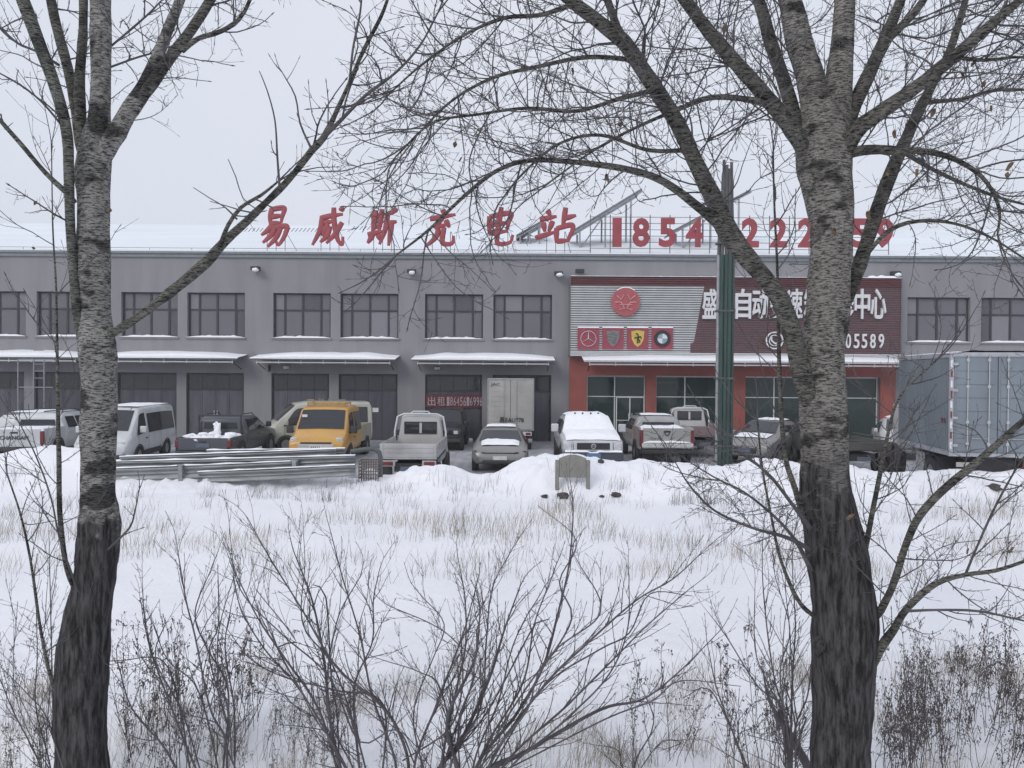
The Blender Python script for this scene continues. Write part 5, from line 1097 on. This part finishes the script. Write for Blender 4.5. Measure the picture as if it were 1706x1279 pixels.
limb(TL, [(118, 1200, 10), (88, 1140, 7), (68, 1050, 6), (52, 940, 5), (35, 860, 4), (12, 790, 3)], YL - .02, YL - .6, M_LIMB, 12, (.3, .6), 1, 22, 6, .1, up=.9, t0=.1, kids=3, name='sucker_shoot', tr=(.003, .005))
limb(TL, [(180, 915, 5), (215, 880, 4), (225, 850, 3), (232, 815, 2)], YL - .1, YL - .3, M_TWIG, 3, (.08, .14), 0, 23, 5, name='sucker_shoot')
limb(TL, [(130, 985, 5), (100, 900, 4), (85, 830, 3.5), (60, 760, 3), (30, 700, 2)], YL - .15, YL - .4, M_TWIG, 7, (.2, .5), 1, 24, 5, up=1.0, name='sucker_shoot')

base = P(1400, 1420, YR_); base.z = H(base.x, YR_) - .1
TR = empty('large_poplar_tree', 'right thick tree forking into many twiggy limbs over the signboard', 'tree', tuple(base))
trunkR = [(1402, 1420, 122), (1400, 1279, 106), (1402, 1180, 104), (1406, 1100, 113), (1407, 1040, 118), (1404, 985, 114), (1396, 930, 106), (1386, 875, 98), (1376, 820, 92), (1373, 760, 88), (1372, 700, 88), (1371, 640, 84), (1371, 580, 76), (1378, 520, 76), (1380, 470, 74), (1385, 420, 74), (1385, 370, 76), (1380, 320, 84), (1373, 270, 95), (1375, 225, 92), (1390, 175, 60), (1400, 110, 46), (1405, 50, 42), (1407, 0, 40), (1410, -120, 36), (1415, -350, 26), (1425, -700, 12), (1430, -900, 4)]
path = resample(to_world(trunkR, YR_, YR_), .03); m = MB(); gnarly(m, path, 40, .10, 4, 6)
for (a, b, r_) in ((1440, 1040, .06), (1364, 1075, .045), (1346, 300, .045), (1350, 760, .04)): q = P(a, b, YR_ - .08); m.blob(tuple(q), (r_, r_, r_ * 1.4), a, 12, 8, .5)
m.build('trunk', M_BARK_R, TR, sm=2, fix=False)
D = dict(tr=(.0035, .007), Lr=(.55, 1.15), kids=5.2)
limb(TR, [(1362, 290, 60), (1362, 210, 52), (1352, 140, 48), (1332, 70, 46), (1315, 0, 44), (1290, -100, 36), (1250, -280, 20)], YR_ - .04, YR_ + .3, M_BARK_R, 14, seed=31, n=18, **D)
limb(TR, [(1345, 280, 36), (1328, 210, 30), (1307, 140, 27), (1284, 70, 25), (1264, 0, 22), (1235, -80, 18), (1200, -200, 10)], YR_ + .03, YR_ + .6, M_LIMB, 14, seed=32, n=14, **D)
limb(TR, [(1345, 265, 36), (1322, 218, 32), (1285, 172, 30), (1240, 120, 28), (1183, 55, 25), (1142, 0, 22), (1090, -70, 16), (1020, -160, 9)], YR_ - .08, YR_ - .7, M_LIMB, 22, seed=33, n=14, **D)
limb(TR, [(1400, 270, 36), (1418, 190, 30), (1448, 122, 27), (1475, 62, 24), (1500, 2, 20), (1530, -80, 16), (1560, -200, 8)], YR_ + .02, YR_ - .1, M_LIMB, 13, seed=34, n=14, **D)
limb(TR, [(1470, 75, 18), (1500, 45, 17), (1535, 5, 15), (1570, -60, 10)], YR_ - .1, YR_ - .3, M_LIMB, 8, seed=35, n=12, **D)
limb(TR, [(1395, 290, 40), (1425, 222, 34), (1465, 188, 31), (1520, 150, 29), (1585, 98, 26), (1640, 50, 22), (1700, 0, 17), (1790, -70, 10)], YR_ - .08, YR_ - .8, M_LIMB, 22, seed=36, n=14, **D)
limb(TR, [(1400, 520, 34), (1424, 462, 29), (1442, 410, 28), (1463, 345, 28), (1492, 270, 26), (1524, 200, 22), (1556, 135, 18), (1580, 90, 16), (1600, 30, 14), (1625, -60, 9)], YR_ + .04, YR_ + .6, M_LIMB, 18, seed=37, n=14, **D)
limb(TR, [(1400, 262, 24), (1440, 250, 20), (1500, 250, 16), (1560, 255, 12), (1610, 275, 10), (1645, 305, 8), (1665, 350, 6), (1662, 390, 4)], YR_ - .12, YR_ - .6, M_LIMB, 18, seed=38, n=10, **D)
limb(TR, [(1352, 690, 36), (1340, 640, 38), (1325, 575, 36), (1302, 505, 34), (1272, 462, 33), (1238, 420, 38), (1208, 378, 40), (1188, 330, 34), (1163, 280, 31), (1130, 208, 30), (1092, 148, 29), (1060, 100, 28), (1040, 70, 28), (1000, 38, 25), (950, 0, 22), (880, -60, 16), (800, -130, 9)], YR_ - .05, YR_ - .9, M_LIMB, 34, seed=39, n=16, t0=.4, **D)
limb(TR, [(1044, 80, 16), (1028, 45, 16), (1012, 0, 15), (985, -60, 11), (950, -150, 6)], YR_ - .6, YR_ - .5, M_LIMB, 10, seed=40, n=10, **D)
limb(TR, [(1215, 388, 26), (1168, 348, 18), (1105, 302, 14), (1045, 282, 12), (960, 270, 10), (885, 267, 9), (830, 283, 7.5), (775, 325, 6.5), (715, 382, 5), (660, 425, 3.5)], YR_ - .4, YR_ - 1.2, M_LIMB, 26, seed=41, n=10, up=.3, t0=.25, tr=(.003, .0055), Lr=(.35, .75), kids=5.2)
limb(TR, [(1320, 215, 18), (1285, 178, 14), (1235, 164, 12), (1180, 163, 10), (1130, 182, 8), (1060, 212, 5.5), (990, 250, 4), (920, 300, 3)], YR_ - .15, YR_ - .9, M_LIMB, 20, seed=42, n=8, tr=(.003, .005), Lr=(.35, .8), kids=5.2)
limb(TR, [(1090, 150, 10), (1030, 165, 8), (960, 185, 7), (880, 180, 6), (800, 190, 5), (720, 205, 4), (660, 260, 3)], YR_ - .7, YR_ - 1.4, M_LIMB, 24, seed=43, n=7, tr=(.003, .005), Lr=(.35, .75), kids=5.2)
limb(TR, [(1060, 100, 9), (980, 95, 8), (900, 110, 7), (820, 130, 6), (750, 170, 4.5), (690, 230, 3)], YR_ - .6, YR_ - .3, M_LIMB, 24, seed=44, n=7, tr=(.003, .005), Lr=(.35, .75), kids=5.2)
limb(TR, [(960, 5, 9), (900, 25, 8), (840, 30, 7), (770, 60, 5), (700, 110, 4), (655, 150, 3)], YR_ - .8, YR_ - 1.1, M_LIMB, 22, seed=45, n=7, tr=(.003, .005), Lr=(.3, .65), kids=5.2)
limb(TR, [(1150, 250, 9), (1080, 250, 7), (1000, 225, 6), (930, 240, 5), (870, 290, 4), (830, 340, 3)], YR_ - .5, YR_ - .1, M_LIMB, 18, seed=46, n=7, tr=(.003, .005), Lr=(.3, .65), kids=5.2)
limb(TR, [(1430, 440, 12), (1480, 385, 9), (1530, 368, 8), (1590, 372, 6), (1650, 395, 5), (1706, 430, 4)], YR_ + .1, YR_ - .2, M_LIMB, 12, seed=47, n=7, tr=(.003, .005), Lr=(.25, .5), kids=5)
limb(TR, [(1500, 250, 10), (1560, 285, 8), (1640, 320, 7), (1706, 340, 5), (1760, 350, 4)], YR_ + .3, YR_ + .3, M_LIMB, 16, seed=48, n=7, tr=(.003, .005), Lr=(.3, .7), kids=5.2)
limb(TR, [(1540, 170, 10), (1600, 165, 8), (1660, 150, 7), (1740, 150, 5)], YR_ + .4, YR_ + .2, M_LIMB, 16, seed=49, n=7, tr=(.003, .005), Lr=(.35, .7), kids=5.2)
limb(TR, [(1590, 95, 9), (1640, 100, 7), (1700, 95, 5), (1760, 110, 4)], YR_ - .4, YR_ - .7, M_LIMB, 14, seed=50, n=7, tr=(.003, .005), Lr=(.3, .7), kids=5.2)
limb(TR, [(1340, 870, 16), (1325, 815, 11), (1308, 760, 9), (1300, 660, 8), (1297, 560, 7), (1295, 450, 5), (1290, 340, 4), (1288, 240, 2.5)], YR_ - .1, YR_ + .1, M_LIMB, 14, (.3, .6), 1, 51, 7, up=.8, tr=(.003, .006), name='sucker_shoot')
limb(TR, [(1450, 1118, 20), (1468, 1078, 20), (1488, 1050, 17), (1512, 1012, 14), (1560, 972, 11), (1610, 957, 9), (1660, 950, 8), (1720, 930, 6)], YR_ - .05, YR_ - .5, M_LIMB, 16, (.25, .55), 2, 52, 9, up=.5, tr=(.003, .005), name='low_branch')
limb(TR, [(1448, 1040, 16), (1468, 1015, 16), (1490, 968, 15), (1510, 905, 15), (1535, 855, 16), (1580, 808, 17), (1625, 772, 16), (1706, 700, 13), (1790, 630, 9)], YR_, YR_ - .8, M_LIMB, 18, (.3, .65), 2, 53, 10, up=.4, tr=(.003, .005), name='low_branch', kids=5)
limb(TR, [(1508, 1018, 6), (1560, 1016, 5), (1630, 1018, 5), (1706, 1034, 4), (1780, 1050, 3)], YR_ - .3, YR_ - .5, M_TWIG, 7, (.15, .3), 0, 54, 6, name='low_branch')
limb(TR, [(1430, 960, 14), (1440, 925, 10), (1452, 860, 10), (1466, 790, 9), (1480, 720, 7), (1500, 660, 5), (1560, 600, 3)], YR_ - .02, YR_ - .2, M_LIMB, 16, (.3, .55), 2, 55, 8, up=.5, tr=(.003, .005), name='low_branch', kids=5)
limb(TR, [(1608, 958, 6), (1628, 910, 5), (1660, 840, 5), (1700, 770, 4), (1740, 720, 3)], YR_ - .36, YR_ - .3, M_TWIG, 8, (.2, .4), 1, 56, 6, name='low_branch')
limb(TR, [(1350, 880, 10), (1320, 840, 7), (1285, 795, 6), (1250, 765, 5), (1215, 745, 3)], YR_ - .1, YR_ - .5, M_TWIG, 12, (.2, .45), 2, 57, 6, up=.2, name='low_branch', tr=(.002, .004))
limb(TR, [(1350, 915, 10), (1310, 895, 7), (1250, 878, 5), (1190, 850, 4), (1150, 810, 3), (1125, 770, 2)], YR_ - .1, YR_ - .7, M_TWIG, 14, (.2, .45), 2, 58, 6, up=.2, name='low_branch', tr=(.002, .004))
limb(TR, [(1352, 950, 10), (1325, 900, 7), (1290, 860, 5), (1240, 820, 4), (1200, 800, 3)], YR_ - .05, YR_ - .2, M_TWIG, 12, (.2, .45), 2, 59, 6, up=.3, name='low_branch', tr=(.002, .004))
limb(TR, [(1360, 1030, 12), (1330, 1000, 8), (1300, 930, 6), (1285, 860, 5), (1270, 780, 4), (1262, 700, 3)], YR_ - .15, YR_ - .3, M_LIMB, 8, (.2, .45), 1, 60, 6, up=.6, name='low_branch', tr=(.002, .004))
leaves(TR, [(955, 112), (940, 98), (1033, 205), (1010, 290), (1012, 298), (760, 235), (770, 262), (814, 156), (1062, 200), (1208, 38), (1480, 130), (1515, 105), (1560, 180), (1600, 120), (1625, 98), (1650, 175), (1492, 215), (1680, 285), (1690, 270), (1480, 285), (1447, 350), (1590, 125), (1640, 135), (1530, 280), (1390, 380), (1500, 925), (1612, 912), (1424, 858), (1690, 912)], 4.7, 9)
leaves(TL, [(183, 345), (62, 335), (55, 412)], 5.3, 10)

# ------------------------------------------------------------------ shrubs
def shrub(name, label, px, Y, stems, seed, mt=M_SHRUB, kids=4, lvl=2, up=.35, group='bare shrubs in the foreground snow', extra=3):
    """stems: list of (list of px,py,w) guided stems"""
    b = P(px, 1200, Y); b.z = H(b.x, Y); e = empty(name, label, 'shrub', tuple(b), group=group); rg = random.Random(seed)
    for st in stems:
        dy = rg.uniform(-.4, .4); pts = to_world([(a, b_, w_ * (.50 if w_ < 16 else .85)) for a, b_, w_ in st], Y, Y + dy)
        q = pts[0]; pts = [(q[0] * .4 + b.x * .6, Y, b.z - .1, q[3] * 1.1)] + pts if q[2] > b.z + .05 else [(q[0], q[1], min(q[2], b.z), q[3])] + pts[1:]
        path = resample(pts, .05); m = MB(); m.tube(path[:, :3], path[:, 3], 6, False)
        N = len(path); L = float(np.linalg.norm(np.diff(path[:, :3], axis=0), axis=1).sum()); k = max(4, int(L / .11))
        for j in range(k):
            t = .22 + .78 * (j + rg.random()) / k; i = min(N - 2, int(t * (N - 1))); d = Vector(path[i + 1, :3] - path[i, :3]).normalized(); a = R(rg.uniform(20, 50))
            sd_ = Vector((rg.gauss(0, 1), rg.gauss(0, .6), rg.gauss(0, 1))).cross(d).normalized(); nd = d * math.cos(a) + sd_ * math.sin(a)
            grow(m, Vector(path[i, :3]), nd, rg.uniform(.18, .5) * (1.1 - .35 * t), min(path[i, 3] * .6, .0045), lvl - 1, rg, up=up, kids=kids, wig=.07, curl=.2, spread=(22, 48))
        q = path[-1]; grow(m, Vector(q[:3]), Vector(path[-1, :3] - path[-2, :3]).normalized(), .25, q[3], 1, rg, up=up, kids=3, wig=.07)
        m.build('stem', mt, e, fix=False)
    for j in range(extra):
        st = stems[j % len(stems)]; dx = rg.gauss(0, 60); st = [(a + dx * (i / (len(st) - 1)) + rg.gauss(0, 14), c_ + rg.gauss(0, 12) + abs(rg.gauss(0, 50)) * (i / (len(st) - 1)), min(w_, 9) * .42) for i, (a, c_, w_) in enumerate(st)]
        path = resample(to_world(st, Y + rg.uniform(-.5, .3), Y + rg.uniform(-.5, .6)), .06); path[:, 3] = np.minimum(path[:, 3], .006); m = MB(); m.tube(path[:, :3], path[:, 3], 4, False); N = len(path)
        for _ in range(9):
            i = rg.randint(N // 4, N - 2); d = Vector(path[i + 1, :3] - path[i, :3]).normalized(); sd_ = Vector((rg.gauss(0, 1), rg.gauss(0, .6), rg.gauss(0, 1))).cross(d).normalized()
            grow(m, Vector(path[i, :3]), (d + sd_ * rg.uniform(.3, .8)).normalized(), rg.uniform(.15, .4), .0025, 1, rg, up=up, kids=3, wig=.07, curl=.2, spread=(22, 48))
        m.build('stem', mt, e, fix=False)
    return e
shrub('bare_shrub', 'dense dark shrub in the middle foreground with a knot of fine purplish twigs', 775, 5.7, [
    [(765, 1290, 15), (745, 1200, 12), (790, 1100, 10), (800, 1020, 6)], [(730, 1290, 15), (770, 1230, 13), (815, 1130, 11), (840, 1050, 7), (865, 980, 4)], [(690, 1290, 9), (725, 1180, 8), (740, 1140, 7), (770, 1060, 5), (790, 990, 4)],
    [(735, 1290, 12), (760, 1150, 9), (775, 1080, 7), (775, 1000, 5), (765, 940, 3)], [(750, 1280, 8), (800, 1180, 7), (810, 1070, 6), (820, 980, 4), (850, 920, 3)], [(700, 1260, 6), (690, 1180, 5), (720, 1100, 4), (740, 1040, 4), (700, 990, 3)],
    [(740, 1280, 7), (790, 1120, 5), (760, 1070, 4), (720, 1040, 4), (650, 1010, 3)], [(790, 1270, 7), (830, 1170, 6), (850, 1090, 5), (870, 1040, 4), (900, 990, 3)], [(760, 1285, 7), (735, 1150, 5), (700, 1120, 4), (640, 1100, 3)]], 1, kids=6)
shrub('bare_shrub', 'arching shrub whose long stems rise and lean right past the middle of the foreground', 830, 5.5, [
    [(800, 1300, 18), (880, 1250, 15), (1000, 1182, 12), (1070, 1165, 8), (1130, 1120, 5), (1200, 1050, 3)], [(790, 1290, 12), (860, 1190, 11), (905, 1110, 9), (930, 1020, 8), (948, 940, 6), (955, 850, 4), (950, 800, 2.5)],
    [(810, 1290, 11), (900, 1150, 9), (980, 1070, 8), (1060, 1000, 6), (1120, 965, 5), (1170, 920, 3)], [(830, 1290, 9), (950, 1170, 8), (1030, 1090, 6), (1080, 1040, 5), (1150, 980, 3)], [(840, 1295, 8), (930, 1210, 7), (1010, 1130, 6), (1045, 1050, 5), (1048, 960, 3)],
    [(795, 1280, 8), (870, 1140, 7), (890, 1040, 5), (920, 960, 4)], [(800, 1285, 7), (910, 1100, 6), (1000, 1020, 5), (960, 930, 3)]], 2, kids=3)
shrub('bare_shrub', 'wide shrub left of centre with long slanting stems fanning to the upper left', 620, 5.8, [
    [(680, 1290, 12), (665, 1220, 11), (630, 1170, 10), (560, 1110, 8), (500, 1010, 6), (450, 930, 5), (412, 862, 3)], [(570, 1290, 14), (550, 1200, 11), (540, 1100, 9), (520, 1000, 7), (490, 920, 4)], [(565, 1290, 10), (530, 1180, 9), (470, 1090, 8), (430, 1030, 6), (395, 960, 4)],
    [(660, 1280, 9), (620, 1160, 8), (600, 1060, 6), (570, 960, 5), (552, 890, 3)], [(600, 1290, 10), (590, 1150, 8), (620, 1070, 6), (622, 1000, 5), (632, 950, 3)], [(640, 1180, 7), (560, 1150, 6), (480, 1130, 5), (420, 1100, 4), (380, 1050, 3)],
    [(580, 1285, 8), (500, 1150, 7), (440, 1080, 6), (400, 1010, 4), (385, 930, 3)], [(610, 1285, 7), (560, 1120, 6), (505, 1040, 5), (508, 940, 3), (505, 880, 2)], [(590, 1285, 7), (545, 1180, 6), (560, 1040, 5), (600, 960, 3)]], 3, kids=4)
shrub('bare_shrub', 'thin many stemmed shrub just right of the left trunk', 370, 5.9, [
    [(378, 1295, 12), (375, 1230, 10), (350, 1180, 8), (325, 1060, 7), (310, 1000, 6), (295, 910, 3)], [(372, 1280, 8), (380, 1150, 7), (345, 1080, 6), (325, 1020, 5), (355, 940, 3)], [(330, 1290, 9), (290, 1190, 8), (250, 1080, 6), (240, 1020, 5), (238, 985, 3)],
    [(300, 1290, 10), (270, 1240, 8), (220, 1180, 6), (195, 1100, 4)], [(320, 1295, 8), (300, 1180, 7), (270, 1100, 5), (200, 1100, 4)], [(390, 1290, 7), (390, 1180, 6), (375, 1080, 5), (385, 1010, 3)], [(365, 1290, 7), (330, 1150, 6), (280, 1100, 5), (255, 1040, 3)]], 4, kids=3)
shrub('bare_shrub', 'slim upright shrub with a cut stub just left of the right trunk', 1320, 5.6, [
    [(1350, 1300, 22), (1325, 1240, 19), (1300, 1200, 16), (1288, 1180, 13)], [(1318, 1225, 8), (1320, 1130, 7), (1325, 1040, 5), (1320, 930, 3), (1330, 850, 2)], [(1310, 1210, 7), (1290, 1130, 6), (1275, 1020, 5), (1270, 920, 3), (1280, 800, 2)], [(1305, 1205, 7), (1280, 1140, 5), (1258, 1080, 4), (1258, 960, 2)],
    [(1322, 1230, 7), (1345, 1160, 6), (1352, 1100, 4)], [(1310, 1200, 6), (1260, 1140, 5), (1210, 1060, 4), (1180, 1020, 2)], [(1325, 1215, 5), (1305, 1120, 4), (1312, 1010, 3), (1345, 950, 2)]], 5, kids=2)
shrub('bare_shrub', 'small sparse shrub at the bottom edge left of the right trunk', 1230, 5.9, [[(1250, 1300, 8), (1225, 1230, 6), (1195, 1150, 5), (1180, 1080, 3)], [(1225, 1235, 4), (1260, 1210, 3), (1285, 1185, 2)], [(1060, 1290, 6), (1085, 1220, 5), (1088, 1190, 4), (1070, 1150, 2)], [(1045, 1290, 5), (1030, 1250, 4), (985, 1240, 2)]], 6, kids=2)
shrub('bare_shrub', 'thin bare shrub at the lower left picture edge', 40, 5.7, [[(100, 1300, 7), (80, 1200, 5), (40, 1150, 4), (0, 1110, 3)], [(85, 1295, 6), (60, 1180, 5), (62, 1090, 4), (60, 1000, 3)], [(70, 1290, 6), (20, 1180, 5), (-20, 1080, 3)], [(95, 1290, 6), (88, 1150, 5), (84, 1000, 4), (82, 900, 2)]], 7, kids=3)
# ------------------------------------------------------------------ dead weeds
def weed_mesh(seed, h, n=1):
    rg = random.Random(seed); m = MB()
    for _ in range(n):
        p = Vector((rg.gauss(0, .04), rg.gauss(0, .04), -.04)); lean = Vector((rg.gauss(0, .12), rg.gauss(0, .12), 1)).normalized(); H_ = h * rg.uniform(.7, 1.1); pts = [p + lean * H_ * i / 8 + Vector((rg.gauss(0, .006), rg.gauss(0, .006), 0)) for i in range(9)]
        m.tube(pts, [.0035 - .0022 * i / 8 for i in range(9)], 4, False)
        for k in range(int(26 * H_)):
            t = rg.uniform(.3, 1); i = int(t * 7.9); q = pts[i].lerp(pts[i + 1], t * 8 % 1 if i < 8 else 0) if i < 8 else pts[8]
            d = Vector((rg.gauss(0, 1), rg.gauss(0, 1), rg.uniform(.6, 2.0))).normalized(); L = rg.uniform(.03, .11) * (1.25 - t * .6); e = q + d * L; e2 = e + Vector((d.x, d.y, rg.uniform(-.9, .4))) * L * .4
            m.tube([q, e, e2], [.0018, .0014, .001], 3, False)
            if rg.random() < .5: f_ = e + Vector((rg.gauss(0, .012), rg.gauss(0, .012), -rg.uniform(.03, .09))); w2 = Vector((.0035, .002, 0)); m.add([tuple(e - w2), tuple(e + w2), tuple(f_)], [(0, 1, 2)])
            for _ in range(rg.randint(1, 3)):
                c = e.lerp(e2, rg.random()) + Vector((rg.gauss(0, .008), rg.gauss(0, .008), rg.gauss(0, .008))); s = rg.uniform(.002, .0062); m.blob(tuple(c), (s, s, s * 1.6), rg.random() * 9, 4, 3, .5)
    return m
wm = []
for k in range(6): mm = weed_mesh(k, .85 + .1 * (k % 3), 2).mesh('dead_weed'); mm.materials.append(M_WEED); wm.append(mm)
def scatter_weeds(n, x0, x1, y0, y1, seed, lb, grp, s=(.6, 1.15)):
    rg = random.Random(seed)
    for _ in range(n):
        px = rg.uniform(x0, x1); Y = rg.uniform(y0, y1); x = (px - 853) / FPX * Y; o = bpy.data.objects.new('dead_weed', rg.choice(wm)); COL.objects.link(o)
        k = rg.uniform(*s); o.location = (x, Y, H(x, Y)); o.rotation_euler = (rg.gauss(0, .1), rg.gauss(0, .1), rg.uniform(0, 6.28)); o.scale = (k, k, k * rg.uniform(.9, 1.15)); tag(o, lb, 'weed', grp)
scatter_weeds(64, 1475, 1720, 5.9, 7.6, 1, 'tall dead weed with dry seed heads in the patch right of the right trunk', 'dead weeds right of the right trunk', (.7, 1.15))
scatter_weeds(34, 190, 430, 5.8, 7.2, 2, 'tall dead weed among the thin shrubs right of the left trunk', 'dead weeds right of the left trunk', (.6, 1.1))
scatter_weeds(30, 440, 720, 5.8, 6.6, 3, 'short dead weed at the foot of the wide shrub left of centre', 'dead weeds under the wide shrub', (.35, .7))
scatter_weeds(20, -20, 120, 5.8, 7.2, 4, 'matted dead weed left of the left trunk', 'dead weeds left of the left trunk', (.4, .8))
scatter_weeds(12, 1060, 1320, 5.9, 7.2, 5, 'lone dead weed stalk in the snow between middle shrubs and right trunk', 'lone weed stalks between shrubs and right trunk', (.7, 1.2))
# dry grass
def grass(name, n, region, h, w_, seed, mt, lean=.25, clump=0):
    rg = random.Random(seed); m = MB(); V = []; F = []; cs = [(rg.uniform(region[0], region[1]), rg.uniform(region[2], region[3])) for _ in range(clump)] if clump else None
    for i in range(n):
        if cs: a, b = rg.choice(cs); x, y = a + rg.gauss(0, .16), b + rg.gauss(0, .12)
        else: x, y = rg.uniform(region[0], region[1]), rg.uniform(region[2], region[3])
        if not cs and noise.noise(Vector((x * .5, y * .9, seed))) < -.05 + .25 * rg.random(): continue
        z = H(x, y); hh = h * rg.uniform(.35, 1.2); dx, dy = rg.gauss(lean * .4, lean), rg.gauss(0, lean); ww = w_ * rg.uniform(.6, 1.3) * .5; k = len(V)
        V += [(x - ww, y, z - .02), (x + ww, y, z - .02), (x + dx * hh * .4 + ww * .8, y + dy * hh * .4, z + hh * .55), (x + dx * hh * .4 - ww * .8, y + dy * hh * .4, z + hh * .55), (x + dx * hh, y + dy * hh, z + hh)]
        F += [(k, k + 1, k + 2, k + 3), (k + 3, k + 2, k + 4)]
    m.add(V, F); o = m.build(name, mt, None, fix=False); o['kind'] = 'stuff'; o['label'] = {'f': 'sparse pale dry grass blades poking through the field snow', 'b': 'dry grass tufts along the snow bank', 'n': 'dry yellowish grass tufts in the foreground snow'}[name[0]]; o['category'] = 'grass'; return o
grass('field_grass', 16000, (-13, 15, 11.4, 16.6), .34, .005, 1, M_STRAW, .3)
grass('field_grass_clumps', 1500, (-12, 14, 11, 17), .36, .004, 2, M_WEED, .35, 130)
grass('bank_grass', 1100, (-12, 14, 17.0, 18.4), .38, .005, 3, M_WEED, .3, 60)
grass('near_grass', 5200, (-5, 6, 5.6, 8.4), .30, .0028, 4, M_STRAW, .4, 46)
for n_, k in (('white_suv', .86), ('white_van', .94), ('yellow_van', .93), ('grey_hatchback', .87), ('black_suv', .88)): bpy.data.objects[n_].scale.z = k
bpy.context.view_layer.update()
# ------------------------------------------------------------------ haze
hm_ = bpy.data.materials.new('haze'); hm_.use_nodes = True; hn = hm_.node_tree; hn.nodes.clear()
ho = hn.nodes.new('ShaderNodeOutputMaterial'); hv = hn.nodes.new('ShaderNodeVolumePrincipled'); hv.inputs['Density'].default_value = 0.0013; hv.inputs['Color'].default_value = (.93, .94, .96, 1)
hn.links.new(hv.outputs[0], ho.inputs['Volume'])
m = MB(); m.box(-950, 950, -80, 1550, -2.4, 17.5)
m.build('haze', hm_, None, kind='stuff')
